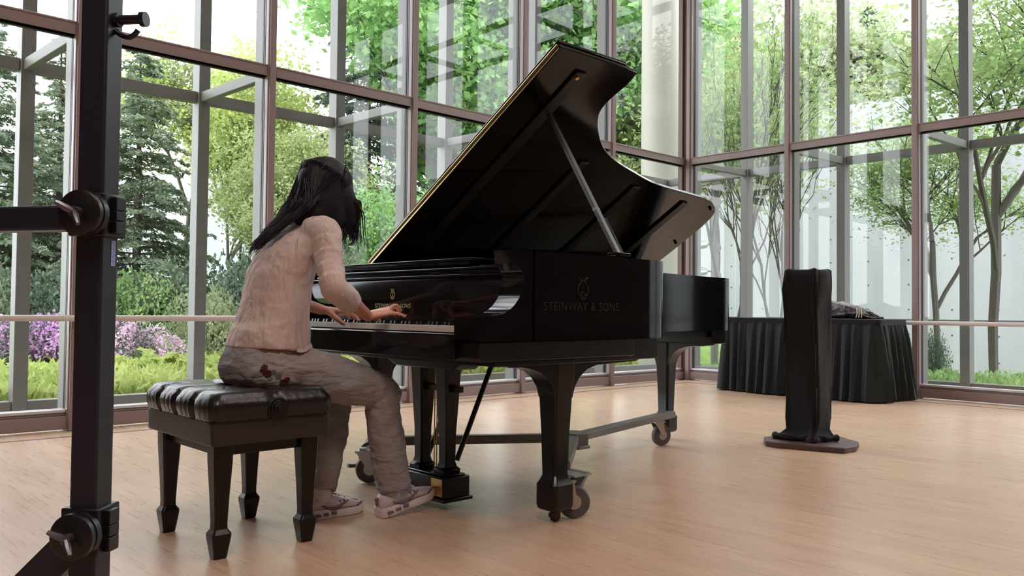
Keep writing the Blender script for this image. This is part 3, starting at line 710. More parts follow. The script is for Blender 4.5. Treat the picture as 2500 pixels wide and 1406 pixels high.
garden_wall('concrete_wall', A_, B_, -1.6, 6.15, 'tall pale concrete garden wall with tie holes beyond the right windows', joint=.66)
garden_wall('concrete_wall', at(-500, 26), at(1180, 31), -.8, 5.3, 'low pale concrete wall glimpsed between the evergreens at left', holes=False)
# hillside
hm = MB(); vs = []; fs = []; HN = 40
for i in range(HN):
    px = -900+i*(2400/(HN-1)); hgt = 8.5+2.3*math.sin(i*.35)+1.2*math.sin(i*.9)
    for j, (D, f) in enumerate(((38, 0), (42, .35), (48, .75), (54, 1.0), (60, .98), (75, .6))):
        p = at(px, D); vs.append((p.x, p.y, -1+hgt*f*(1.25 if D > 45 else 1)))
for i in range(HN-1):
    for j in range(5): fs.append((i*6+j, i*6+j+1, (i+1)*6+j+1, (i+1)*6+j))
ho = obj('hillside', hm.add(vs, fs), mat('dry_hillside', (.42, .36, .27), .95, vary=(.5, (.28, .33, .16), 1), bump=(2, .6, .3)), smooth=80); ho['kind'] = 'structure'

def leaf_mesh(name, P, size, aspect=1.6, flat=.0, dirs=None):
    """P (n,3) centres; one rhombic leaf per point, slightly folded"""
    n = len(P); P = np.asarray(P, float)
    a = rng.normal(size=(n, 3)) if dirs is None else np.asarray(dirs)+rng.normal(size=(n, 3))*.35
    a /= np.linalg.norm(a, axis=1)[:, None]
    b = rng.normal(size=(n, 3)); b[:, 2] *= (1-flat); a[:, 2] *= (1-flat*.6) if dirs is None else 1
    b = b-a*np.sum(a*b, 1)[:, None]; b /= np.linalg.norm(b, axis=1)[:, None]+1e-9; a /= np.linalg.norm(a, axis=1)[:, None]+1e-9
    s = size*(.6+.8*rng.random(n))[:, None]
    c = np.cross(a, b)
    V = np.stack([P-a*s*.5, P+b*s*.5/aspect+c*s*.07, P+a*s*.5, P-b*s*.5/aspect+c*s*.07], 1).reshape(-1, 3)
    me = bpy.data.meshes.new(name); me.vertices.add(4*n); me.vertices.foreach_set('co', V.ravel())
    me.loops.add(4*n); me.loops.foreach_set('vertex_index', np.arange(4*n)); me.polygons.add(n)
    me.polygons.foreach_set('loop_start', np.arange(n)*4); me.polygons.foreach_set('loop_total', np.full(n, 4)); me.update(calc_edges=True); return me
def bend(a, b, j, n=4):
    a, b = Vector(a), Vector(b); L_ = (b-a).length
    return [a.lerp(b, k/n)+Vector((random.uniform(-j, j), random.uniform(-j, j), random.uniform(-j, j)*.4))*L_*(0 if k in (0, n) else 1) for k in range(n+1)]
def broadleaf(H=8, crown=2.6, base=1.2, nleaf=9000, lsize=.10, stems=1, r0=.12, spread=.5, seedv=1, flat=.2, upright=.6, bj=.05, first=.36):
    random.seed(seedv); T = MB(); pts = []
    def grow(p, d, L_, r, lv):
        e = p+d*L_; path = bend(p, e, bj if lv else bj*.5); T.tube(path, [r*(1-.4*k/4) for k in range(5)], 7 if lv < 2 else 4)
        if lv >= 2: 
            for k in range(2, 5): pts.append((path[k], L_))
        if lv >= 4 or L_ < .25: return
        nb = 3 if lv < 3 else 2
        for k in range(nb+1):
            t = random.uniform(.45, 1); q = path[min(4, int(t*4+.5))]
            az = random.uniform(0, 2*math.pi); nd = (d*upright+Vector((math.cos(az), math.sin(az), random.uniform(-.1, .5)))*spread).normalized()
            grow(q, nd, L_*random.uniform(.55, .8), r*.52, lv+1)
    for s in range(stems):
        az = s*2*math.pi/stems+random.random(); ln = .25 if stems > 1 else .04
        grow(Vector((0, 0, 0)), Vector((math.cos(az)*ln, math.sin(az)*ln, 1)).normalized(), H*first if stems == 1 else H*.42, r0, 0)
    P = []; C_ = len(pts)
    for i in range(nleaf):
        q, L_ = pts[random.randrange(C_)]; w = min(.35, L_*.6)
        P.append((q.x+random.gauss(0, w), q.y+random.gauss(0, w), max(base, q.z+random.gauss(0, w*.5))))
    P = np.array(P); z = P[:, 2].max(); f = H/z
    rr = np.hypot(P[:, 0], P[:, 1]); k = crown/np.percentile(rr, 96)
    T.v = [(x*k, y*k, z_*f) if z_ > H*.2 else (x*(1+(k-1)*z_/(H*.2)), y*(1+(k-1)*z_/(H*.2)), z_*f) for x, y, z_ in T.v]; P[:, :2] *= k; P[:, 2] *= f
    return T.mesh('trunk'), leaf_mesh('foliage', P, lsize, 1.5, flat)
def conifer(H=6, rad=1.7, nleaf=15000, lsize=.10, droop=.25, seedv=1, dens=1.0, base=.25):
    random.seed(seedv); T = MB(); T.tube([(0, 0, -.1), (.03, 0, H*.5), (0, 0, H)], [.10, .06, .008], 8)
    br = []; z = base
    while z < H*.98:
        f = 1-z/H; n_ = 5 if f > .3 else 4
        for k in range(n_):
            az = random.uniform(0, 2*math.pi); L_ = rad*(f**.75)*random.uniform(.6, 1.12)+.08
            d = Vector((math.cos(az), math.sin(az), 0)); p0 = Vector((0, 0, z)); path = [p0+d*L_*t+Vector((0, 0, L_*(.12*t-droop*t*t)))for t in (0, .33, .66, 1)]
            T.tube(path, [.016*f+.004, .012*f+.003, .008*f+.002, .002], 4); br.append((path, L_, d))
        z += .17/dens*random.uniform(.7, 1.3)
    P = []; D = []; w = [b[1] for b in br]; tot = sum(w)
    for path, L_, d in br:
        n_ = int(nleaf*L_/tot); sd = Vector((-d.y, d.x, 0))
        for i in range(n_):
            t = random.random()**.7; seg = min(2, int(t*3)); q = path[seg].lerp(path[seg+1], t*3-seg); lat = random.uniform(-1, 1)*L_*.33*(1.15-t)
            q = q+sd*lat+d*abs(lat)*.4; P.append((q.x, q.y, q.z-abs(lat)*.25+random.gauss(0, .02))); v = (d*.7+sd*(1 if lat > 0 else -1)*.8+Vector((0, 0, -.35))); D.append(tuple(v))
    return T.mesh('trunk'), leaf_mesh('foliage', P, lsize, 3.2, .3, D)
BARK = mat('grey_bark', (.11, .095, .085), .9, bump=(20, .6, .02)); BARKL = mat('pale_smooth_bark', (.085, .072, .066), .8)
LM = dict(hem=leafmat('hemlock_needles', (.09, .16, .07), (.20, .27, .13), .35), spruce=leafmat('blue_green_needles', (.08, .13, .10), (.16, .21, .17), .3),
          lime=leafmat('lime_leaves', (.36, .48, .05), (.50, .58, .10)), mid=leafmat('fresh_green_leaves', (.16, .34, .05), (.30, .46, .10)),
          bright=leafmat('bright_green_leaves', (.17, .42, .06), (.26, .52, .10)), olive=leafmat('soft_olive_leaves', (.25, .32, .12), (.36, .40, .18)),
          dark=leafmat('dark_glossy_leaves', (.03, .085, .03), (.06, .13, .05), .2), yel=leafmat('yellow_green_leaves', (.46, .54, .16), (.36, .46, .14), .5),
          maple=leafmat('young_maple_leaves', (.20, .36, .06), (.32, .44, .12)))
def tree(meshes, lm, bark, name, label, cat, p, s=1.0, rz=0, group=None, sz=1.0):
    o = empty(name, (p.x, p.y, gz(p.x, p.y)-.03), rz); o.scale = (s, s, s*sz); props(o, label, cat, group)
    for nm, me, mt in (('trunk', meshes[0], bark), ('foliage', meshes[1], lm)):
        q = bpy.data.objects.new(nm, me); COL.objects.link(q); q.parent = o
        if not me.materials: me.materials.append(None)
        q.material_slots[0].link = 'OBJECT'; q.material_slots[0].material = mt
    return o
CA, CB = conifer(6, 1.9, 34000, .115, .28, 3, 1.6), conifer(6, 1.6, 30000, .11, .38, 5, 1.6)
CC = conifer(9, 1.9, 26000, .14, .30, 9, 1.1)
BA = broadleaf(9, 2.7, .9, 15000, .14, 1, .13, .6, 11); BB = broadleaf(9, 2.9, .6, 15000, .15, 1, .14, .65, 12)
BD = broadleaf(9.5, 3.3, .3, 52000, .135, 3, .10, .75, 31, .2, .45)
BE = broadleaf(9.0, 3.0, .3, 27000, .115, 3, .08, .75, 37, .2, .45)
BS = broadleaf(5, 1.5, .15, 9000, .10, 3, .05, .5, 13)      # bushy to the ground
MS = broadleaf(6.5, 1.9, 1.1, 4200, .085, 3, .045, .42, 21, .6, .9)     # slender multi-stem
MT = broadleaf(7.0, 2.5, .9, 15000, .088, 1, .062, .62, 24, .8, .75, .022, .24)
H_ = LM
tree(CA, H_['hem'], BARK, 'hemlock_tree', 'dark evergreen at the far left edge behind the pink azaleas', 'tree', at(-30, 12.6), .86, .3)
tree(CB, H_['hem'], BARK, 'hemlock_tree', 'dark evergreen standing between the first window post and the black stand', 'tree', at(135, 14.0), .88, 1.3)
tree(CA, H_['hem'], BARK, 'hemlock_tree', 'dark drooping evergreen just right of the black stand', 'tree', at(330, 12.4), .80, 2.2)
tree(BA, H_['olive'], BARK, 'birch_tree', 'loose olive green tree behind the evergreen right of the stand', 'tree', at(450, 17), .66, 1)
tree(BE, H_['lime'], BARK, 'locust_tree', 'yellow-green tree left of the second mullion above the pianist', 'tree', at(585, 15.5), .70, 2)
tree(BE, H_['yel'], BARK, 'locust_tree', 'bushy yellowish green tree right behind the pianist head', 'tree', at(690, 13.8), .47, .5)
tree(CC, H_['spruce'], BARK, 'spruce_tree', 'tall blue-green evergreen reaching the top above the pianist', 'tree', at(890, 16.5), .93, .9)
tree(BS, H_['bright'], BARK, 'linden_tree', 'small bright green leafy tree between the pianist and the piano lid', 'tree', at(985, 12.3), .60, .4)
tree(CB, H_['hem'], BARK, 'hemlock_tree', 'dark evergreen behind the pianist shoulders', 'tree', at(850, 13.6), .60, 4)
tree(BD, H_['bright'], BARK, 'maple_tree', 'tall dense bright green maple left of the raised piano lid', 'tree', at(1140, 16.5), 1.05, 2)
tree(BD, H_['bright'], BARK, 'maple_tree', 'tall bright green maple directly behind the top of the piano lid', 'tree', at(1380, 17.5), 1.10, 3)
tree(BD, H_['yel'], BARK, 'maple_tree', 'tall pale green maple just left of the cream pillar', 'tree', at(1560, 18.5), 1.02, 5)
tree(BS, H_['yel'], BARK, 'maple_tree', 'low spreading pale green tree at the foot of the cream pillar', 'tree', at(1480, 15.2), .85, 5)
for px, D, k, lm, s, lab in ((1760, 28, BD, 'olive', 1.25, 'olive green tree behind the concrete wall beside the corner post'), (1920, 26, BD, 'olive', 1.25, 'olive green tree rising behind the concrete wall at its middle'), (2120, 25, CC, 'hem', 1.15, 'dark evergreen behind the concrete wall'),
        (2230, 27, BD, 'mid', 1.2, 'green tree behind the concrete wall left of the rightmost mullion'), (2420, 25, BD, 'mid', 1.15, 'green tree behind the concrete wall at the right edge'), (2600, 24, BD, 'mid', 1.15, 'green tree behind the concrete wall beyond the right edge')):
    o = tree(k, H_[lm], BARK, 'wall_tree' if k is not CC else 'fir_tree', lab, 'tree', at(px, D), s, px*.01)
for k, (x, y, sc) in enumerate(((1, 26, 1.2), (6, 25.5, 1.15), (11, 27, 1.3))):  # unseen trees added to fill the sky mirrored in the piano's side
    tree(BD, H_['olive'], BARK, 'wall_tree', ('added unseen green tree behind the wall, first beyond the right edge of the view', 'added unseen green tree behind the wall, second beyond the right edge of the view', 'added unseen green tree behind the wall, third beyond the right edge of the view')[k], 'tree', V3(x, y, 0), sc, k)
tree(MS, H_['maple'], BARKL, 'young_maple', 'slender multi-stemmed maple in front of the concrete wall beside the corner post', 'tree', at(1790, 12.6), 1.0, 1.1)
tree(MS, H_['olive'], BARKL, 'young_maple', 'slender multi-stemmed maple behind the black draped column', 'tree', at(1900, 15.0), 1.05, 3.4)
tree(MT, H_['maple'], BARKL, 'young_maple', 'spreading maple with tiered leaves at the right edge before the concrete wall', 'tree', at(2425, 11.2), .92, .7)
tree(MT, H_['maple'], BARKL, 'young_maple', 'smaller low-branched maple before the concrete wall, left of the rightmost mullion', 'tree', at(2290, 12.6), .66, 2.9)
# shrubs
def shrub(w, h, n, ls, seedv, top=False):
    random.seed(seedv); P = []
    for i in range(n):
        a = random.uniform(0, 2*math.pi); t = random.random()**.35; el = random.uniform(0, 1) if not top else random.uniform(.25, 1)
        rr = math.sqrt(max(0, 1-el*el))*t*(1+.22*math.sin(a*3+seedv)+.13*math.sin(a*7)); P.append((w*rr*math.cos(a), w*rr*math.sin(a), h*(.05+.95*el*t)*(1+.12*math.sin(a*4+seedv))))
    return P
S1 = leaf_mesh('foliage', shrub(1.0, 1.0, 9500, .10, 1), .062, 1.6); S2 = leaf_mesh('foliage', shrub(1.0, 1.0, 4500, .10, 2), .07, 1.8)
FL = leaf_mesh('blossoms', [(x*1.03, y*1.03, z*1.03+.01) for x, y, z in shrub(1.0, 1.0, 3300, .07, 4, True)], .075, 1.15)
stm = MB()
for i in range(7):
    a = i*.9; stm.tube([(0, 0, -.1), (.25*math.cos(a), .25*math.sin(a), .35), (.6*math.cos(a), .6*math.sin(a), .75)], [.03, .02, .008], 5)
STM = stm.mesh('stems')
BLOOM = leafmat('pink_purple_blossom', (.62, .26, .66), (.74, .42, .72), .35); BLOOM2 = leafmat('pale_pink_blossom', (.66, .40, .60), (.78, .58, .66), .35)
def bush(name, label, p, w, h, lm, me=S1, bl=None, rz=0, cat='shrub', group=None):
    o = empty(name, (p.x, p.y, gz(p.x, p.y)), rz); o.scale = (w, w, h); props(o, label, cat, group)
    for nm, m2, mt in (('stems', STM, BARK), ('foliage', me, lm))+((('blossoms', FL, bl),) if bl else ()):
        q = bpy.data.objects.new(nm, m2); COL.objects.link(q); q.parent = o
        if not m2.materials: m2.materials.append(None)
        q.material_slots[0].link = 'OBJECT'; q.material_slots[0].material = mt
    return o
bush('azalea', 'purple-pink flowering azalea at the left edge', at(0, 9.6), .58, .58, H_['dark'], S2, BLOOM, 0)
bush('azalea', 'purple-pink flowering azalea seen left of the black stand', at(118, 9.9), .55, .60, H_['dark'], S2, BLOOM, 1)
bush('azalea', 'pale pink flowering azalea right of the black stand', at(318, 10.0), .50, .56, H_['dark'], S2, BLOOM2, 2)
bush('azalea', 'low pale pink azalea tapering towards the bench', at(405, 10.0), .42, .38, H_['mid'], S2, BLOOM2, 3)
for px, D, w, h, lm, lab in ((-40, 11.2, .9, 1.25, 'hem', 'dark green shrub behind the leftmost azalea'), (215, 11.5, .8, 1.3, 'dark', 'dark green shrub behind the black stand'), (330, 11.4, .75, 1.15, 'mid', 'fresh green shrub under the drooping evergreen'),
        (430, 11.8, .9, 1.35, 'hem', 'dark shrub behind the low pale azalea'), (520, 10.8, .55, .95, 'olive', 'olive shrub behind the pianist hips'), (590, 12, .9, 1.45, 'dark', 'dark shrub just left of the pianist back'), (700, 12, .9, 1.2, 'hem', 'dark shrub hidden behind the pianist'), (880, 12.2, 1.0, 1.6, 'hem', 'dark shrub seen between the pianist and the piano'),
        (1000, 11, .9, 1.0, 'bright', 'bright shrub seen under the piano left of the lyre'), (1230, 11.5, .9, .9, 'mid', 'green shrub seen under the piano right of the lyre')):
    bush('garden_shrub', lab, at(px, D), w, h, H_[lm], S1, None, px*.02)
bush('dark_shrub', 'small dark glossy shrub beside the maple at right', at(2281, 11.6), .20, .62, H_['dark'], S2)
# ground cover
def cover(name, label, fn, n, lm, ls, h, asp=3.0):
    P = []; D = []
    for i in range(n):
        x, y = fn(); P.append((x, y, gz(x, y)+random.random()*h)); D.append((random.gauss(0, .6), random.gauss(0, .6), 1))
    o = obj(name, leaf_mesh(name, P, ls, asp, 0, D), lm, smooth=0); props(o, label, 'ground cover', kind='stuff'); return o
random.seed(5)
def fA():
    p = at(random.uniform(-120, 1700), random.uniform(7.2, 10.2)); return (min(p.x, -7.05), p.y)
cover('ground_cover_plants', 'low lime green ground cover growing outside the long glass wall', lambda: (-7.05-abs(random.gauss(0, 1.6)), random.uniform(-.5, 9)), 26000, H_['lime'], .13, .20, 2.6)
cover('ground_cover_grass', 'patchy green ground cover at the foot of the concrete wall', lambda: (random.uniform(-6.6, 3), 9.6+abs(random.gauss(0, 1.5))), 9000, H_['mid'], .09, .10, 3.5)
# ferns / upright lilies in the lime cover
def fern():
    P = []; D = []
    for k in range(13):
        a = random.uniform(0, 6.28); L_ = random.uniform(.3, .55)
        for i in range(26):
            t = i/25; r = L_*t*.8; z = L_*1.1*t-.55*L_*t*t; w = .07*(1-t)
            for s in (-1, 1):
                P.append((r*math.cos(a)-s*w*math.sin(a), r*math.sin(a)+s*w*math.cos(a), z)); D.append((-s*math.sin(a)+.5*math.cos(a), s*math.cos(a)+.5*math.sin(a), .1))
    return leaf_mesh('fern', P, .085, 3, 0, D)
FN = [fern(), fern()]
for i, (px, D, lab) in enumerate(((515, 8.6, 'lime fern clump left of the pianist hips, nearer the window'), (548, 9.2, 'lime fern clump close to the pianist belt'), (905, 9.0, 'lime fern clump seen above the pianist knee'), (955, 9.6, 'lime fern clump seen under the keyboard'), (410, 9.0, 'lime fern clump below the pale azalea'), (350, 8.6, 'lime fern clump just right of the black stand'))):
    p = at(px, D); o = obj('fern', FN[i % 2], H_['lime'], smooth=0); o.location = (p.x, p.y, gz(p.x, p.y)+.02); o.rotation_euler.z = i; props(o, lab, 'fern', 'ferns in the ground cover')
# lamp post with spotlights outside the corner
fp = at(1745, 13.0); fl = empty('spotlight_post', (fp.x, fp.y, -.05)); props(fl, 'grey post carrying a stack of silver spotlights beyond the glass corner', 'lamp post')
obj('post', MB().tube([(0, 0, 0), (0, 0, 3.6)], .06, 16), GREY, fl)
LAMPM = mat('brushed_silver', (.6, .6, .62), .3, .9)
for i, z in enumerate((2.85, 2.60, 1.90, 1.48, 1.22)):
    for s in (1, -1):
        hd = MB(); a = Vector((-.45*s, -.75, -.12)).normalized(); c0 = Vector((-.10*s, -.10, z-(.05 if s < 0 else 0)))
        hd.tube([c0-a*.02, c0, c0+a*.14, c0+a*.20, c0+a*.195], [.035, .06, .068, .075, .06], 18)
        lo_ = obj('spotlight_head', hd, LAMPM, fl); obj('lamp_arm', MB().tube([(0, 0, z), tuple(c0)], .012, 8), GREY, lo_)

# ================================================================== the pianist
per_ = empty('person', (-2.75, 1.40, 0)); props(per_, 'person with long black hair in a beige top and washed jeans playing the piano', 'person')
def LP(mb): return loc(mb, per_)
def ell(c, ax, ay, rx, ry, n=24):
    c, ax, ay = Vector(c), Vector(ax), Vector(ay); return [c+ax*rx*math.cos(2*math.pi*k/n)+ay*ry*math.sin(2*math.pi*k/n) for k in range(n)]
def remesh(o, vox, smooth=4, fac=.5):
    r = o.modifiers.new('r', 'REMESH'); r.mode = 'VOXEL'; r.voxel_size = vox; r.use_smooth_shade = True
    s = o.modifiers.new('s', 'SMOOTH'); s.iterations = smooth; s.factor = fac
def displace(o, size, strength, kind='CLOUDS', depth=2):
    t = bpy.data.textures.new('fold', kind); t.noise_scale = size
    if kind == 'CLOUDS': t.noise_depth = depth
    d = o.modifiers.new('d', 'DISPLACE'); d.texture = t; d.strength = strength; d.mid_level = .5; d.texture_coords = 'LOCAL'
SR, ER, WR = V3(-2.585, 1.515, 1.050), V3(-2.456, 1.480, .855), V3(-2.583, 1.700, .757)
SL, EL, WL = V3(-2.915, 1.535, 1.050), V3(-3.03, 1.50, .85), V3(-2.945, 1.725, .778)
KR, KL = V3(-2.625, 1.785, .478), V3(-2.875, 1.745, .478)
AR, AL = V3(-2.645, 1.862, .115), V3(-2.788, 1.645, .108)
body = MB()
# trunk, slim inside the clothes
spine = [(1.36, .50, .12, .08), (1.385, .62, .125, .085), (1.41, .74, .12, .08), (1.435, .84, .125, .085), (1.455, .94, .135, .085), (1.485, 1.02, .14, .08), (1.515, 1.075, .10, .06), (1.545, 1.105, .055, .05)]
body.loft([ell((-2.75, y, z), (1, 0, 0), (0, .95, .3), wx, wy) for y, z, wx, wy in spine])
HC = V3(-2.75, 1.610, 1.220); hf = V3(-.10, .80, -.59).normalized(); hs = V3(1, .12, 0); hs = (hs-hf*hs.dot(hf)).normalized(); hu = hs.cross(hf)
def HP(s, f, u): return HC+hs*s+hf*f+hu*u
body.tube([(-2.75, 1.52, 1.07), (-2.75, 1.565, 1.14), HP(0, -.02, -.04)], [.055, .046, .048], 14)
rot = Matrix((hs, hf, hu)).transposed()
body.ball(HP(0, -.008, .012), .082, 20, 14, (.90, 1.10, 1.04), rot)
body.ball(HP(0, .035, -.035), .060, 18, 12, (.95, .95, 1.15), rot)        # face
body.ball(HP(0, .058, -.088), .026, 14, 10, (1.15, .9, .8), rot)         # chin
body.tube([HP(0, .088, .004), HP(0, .098, -.018), HP(0, .108, -.036), HP(0, .094, -.044)], [.007, .009, .012, .007], 10)
body.tube([HP(-.018, .086, -.064), HP(0, .093, -.064), HP(.018, .086, -.064)], [.004, .0075, .004], 8)
for s in (-1, 1):
    body.tube([HP(s*.074, -.004, .012), HP(s*.083, -.012, -.004), HP(s*.078, -.004, -.030)], [.010, .013, .008], 8, flat=.5)
    body.tube([HP(s*.012, .086, .022), HP(s*.036, .080, .026)], [.006, .005], 8)       # brow
for S, E_, W_, hand in ((SR, ER, WR, 1), (SL, EL, WL, -1)):
    body.tube([S-(S-V3(-2.75, S.y, S.z))*.35, S, S.lerp(E_, .5), E_, E_.lerp(W_, .3), E_.lerp(W_, .75), W_], [.045, .040, .036, .030, .033, .024, .0205], 14)
for H__, K, A in ((V3(-2.67, 1.42, .56), KR, AR), (V3(-2.83, 1.42, .56), KL, AL)):
    body.tube([H__, H__.lerp(K, .5), K, K.lerp(A, .3), K.lerp(A, .8), A, A-V3(0, 0, .05)], [.075, .062, .046, .048, .032, .030, .03], 14)
def hand(Wp, F, N, thumb, fingers, th):
    """Wp wrist, F towards the knuckles, N back-of-hand normal, thumb = side vector towards the thumb"""
    F, N = F.normalized(), (N-F*N.dot(F)).normalized(); S = thumb; S = (S-F*S.dot(F)-N*S.dot(N)).normalized()
    def sec(d, c, w, t): return ell(Wp+F*d+S*c, S, N, w, t, 18)
    body.loft([sec(-.012, 0, .023, .018), sec(.008, 0, .025, .017), sec(.03, .001, .031, .0165), sec(.055, .001, .036, .015), sec(.078, 0, .037, .0125), sec(.090, -.001, .033, .009)])
    tips = []
    for off, L_, back, pit, yaw, r in fingers:
        p = Wp+F*(.083-back)+S*off+N*.001; path = [p-F*.018, p]; d = 0
        for seg, a in zip((.45, .30, .25), pit):
            dd = (F*math.cos(R(a))*math.cos(R(yaw))+S*math.sin(R(yaw))*math.cos(R(a))-N*-math.sin(R(a))).normalized(); p = p+dd*L_*seg; path.append(p.copy())
        body.tube(cr(path, 3), [r*(1.02-.028*i) for i in range(13)], 10); body.ball(path[-1], r*.74, 10, 8); tips.append((path[-1], (path[-1]-path[-2]).normalized()))
    t0 = Wp+F*.018+S*.018-N*.004; t1 = t0+(F*.6+S*th[0]-N*th[1]).normalized()*.036; t2 = t1+(F*.85+S*th[0]*.6-N*th[1]).normalized()*.029; t3 = t2+(F*.95+S*.05-N*th[1]).normalized()*.022
    body.tube(cr([t0, t1, t2, t3], 3), [.0150, .0138, .0125, .0115, .0108, .0102, .0100, .0096, .0090, .0072], 10); body.ball(t3, .0070, 10, 8); tips.append((t3, (t3-t2).normalized()))
    return tips
TR = hand(WR, V3(.06, .96, .23), V3(.22, -.2, 1), V3(-1, .1, 0), ((.026, .068, .000, (-2, -48, -72), 7, .0082), (.0085, .076, -.003, (8, -46, -75), 2, .0084), (-.009, .072, .001, (36, -28, -66), -4, .0080), (-.026, .062, .008, (-10, -22, -34), -20, .0075)), (.75, .55))
TL = hand(WL, V3(.30, .93, -.10), V3(-.10, .0, 1), V3(1, -.1, 0), ((.026, .068, .000, (-8, -34, -52), 8, .0082), (.0085, .076, -.003, (-4, -36, -55), 2, .0084), (-.009, .071, .001, (-4, -34, -55), -4, .0080), (-.026, .056, .008, (-6, -30, -48), -12, .0071)), (.75, .65))
bo = obj('body', LP(body), SKIN, per_, smooth=0); remesh(bo, .0032, 3, .45)
nails = MB()
for t, d in TR+TL:
    up_ = (V3(0, 0, 1)-d*d.z); up_ = up_.normalized() if up_.length > .1 else V3(0, -1, 0)
    nails.ball(t+up_*.0050+d*.001, .0042, 8, 6, (1, 1.2, .4))
obj('fingernails', LP(nails), mat('fingernail', (.66, .40, .34), .3), bo)
eyes = MB()
for s in (-1, 1): eyes.ball(HP(s*.029, .083, .010), .010, 12, 8, (1.3, .8, .7), rot)
obj('eyes', LP(eyes), mat('eye', (.03, .02, .02), .15), bo)
# top
sh = MB()
tor = [(1.391, .640, .178, .135), (1.394, .668, .176, .134), (1.398, .70, .170, .130), (1.406, .76, .160, .122), (1.418, .82, .156, .117), (1.432, .88, .158, .116), (1.446, .94, .163, .116), (1.466, .99, .172, .112), (1.490, 1.035, .176, .100), (1.512, 1.070, .150, .082), (1.532, 1.092, .105, .066), (1.548, 1.108, .066, .056), (1.556, 1.116, .052, .048)]
sh.loft([ell((-2.75, y, z), (1, 0, 0), V3(0, .97, .24 if z > .75 else -.05).normalized(), wx, wy, 40) for y, z, wx, wy in tor])
def sleeve(S, E_, W_, t_end, fold):
    mid = [S+(V3(-2.75, S.y-.0, S.z)-S)*.45, S, S.lerp(E_, .25), S.lerp(E_, .5), S.lerp(E_, .75), E_, E_.lerp(W_, .2), E_.lerp(W_, .45), E_.lerp(W_, t_end)]
    rr = [.062, .057, .052, .048, .046, .045, .047, .041, .036]
    path = cr(mid, 8); n = len(path); rad = []
    for i in range(n):
        q = i/8; a = int(q); f = q-a; r = rr[min(a, 8)]*(1-f)+rr[min(a+1, 8)]*f
        if 1.2 < q < 5: r += fold*.0052*math.sin(i*1.75)*(.45+.55*math.sin(i*.9+1))
        rad.append(r)
    sh.tube(path, rad, 20)
sleeve(SR, ER, WR, .50, 1); sleeve(SL, EL, WL, .42, 1)
so_ = obj('shirt', LP(sh), SHIRT, per_, smooth=0); remesh(so_, .0058, 3); displace(so_, .070, .013); displace(so_, .020, .0032)
# torn split flap at the right side of the hem
fp_ = MB(); g0 = []
for i in range(9):
    u_ = i/8; a = R(5+70*u_); g0.append([V3(-2.75+.168*math.cos(a)+.012*w*math.cos(a), 1.40+.128*math.sin(a)+.010*w*math.sin(a), .668-.034*w*(1-.55*u_)-.004*math.sin(u_*9)*w) for w in (0, .33, .66, 1)]+[V3(-2.75+.160*math.cos(a)+.012*w*math.cos(a), 1.40+.120*math.sin(a)+.010*w*math.sin(a), .668-.034*w*(1-.55*u_)-.004*math.sin(u_*9)*w) for w in (1, .66, .33, 0)])
fp_.loft(g0); obj('hem_flap', LP(fp_), SHIRT, so_, smooth=60)
# jeans
JEAN = mat('washed_grey_jeans', (.20, .205, .225), .9, spec=.15, bump=(260, .25, .002), vary=(4, (.32, .285, .28), 1))  # noise mixes the wash with painted bluish shadow and warm highlight tones
jn = MB()
jn.loft([ell((-2.75, y, z), (1, 0, 0), (0, 1, -.1), wx, wy, 36) for y, z, wx, wy in ((1.375, .505, .150, .115), (1.375, .53, .176, .140), (1.378, .57, .180, .146), (1.385, .61, .174, .138), (1.392, .645, .164, .125), (1.396, .665, .160, .120))])
def leg_j(H__, K, A, rad):
    mid = [H__, H__.lerp(K, .33), H__.lerp(K, .7), K, K.lerp(A, .25), K.lerp(A, .6), K.lerp(A, .88), K.lerp(A, 1.03)]
    path = cr(mid, 6); n = len(path); rr = []
    for i in range(n):
        q = i/6; a = int(q); f = q-a; r = rad[min(a, 7)]*(1-f)+rad[min(a+1, 7)]*f
        if 2.4 < q < 4.0: r += .004*math.sin(i*2.0)
        if q > 6.2: r += .003*math.sin(i*2.3)
        rr.append(r)
    jn.tube(path, rr, 22)
leg_j(V3(-2.665, 1.42, .575), KR, AR+V3(.004, .0, 0), [.098, .090, .080, .068, .068, .069, .066, .068])
leg_j(V3(-2.835, 1.42, .575), KL, AL, [.098, .090, .080, .068, .070, .066, .056, .054])
jo = obj('jeans', LP(jn), JEAN, per_, smooth=0); remesh(jo, .0075, 4); displace(jo, .075, .018); displace(jo, .024, .007)
folds(JEAN, (9, 9, 26), .8, .02)
obj('belt', LP(MB().loft([ell((-2.75, 1.391, z), (1, 0, 0), (0, 1, 0), .1665+e, .1275+e, 40) for z, e in ((.628, 0), (.630, .003), (.650, .003), (.652, 0))])), mat('brown_belt', (.06, .025, .018), .5, vary=(30, (.16, .07, .04), 1)), jo)
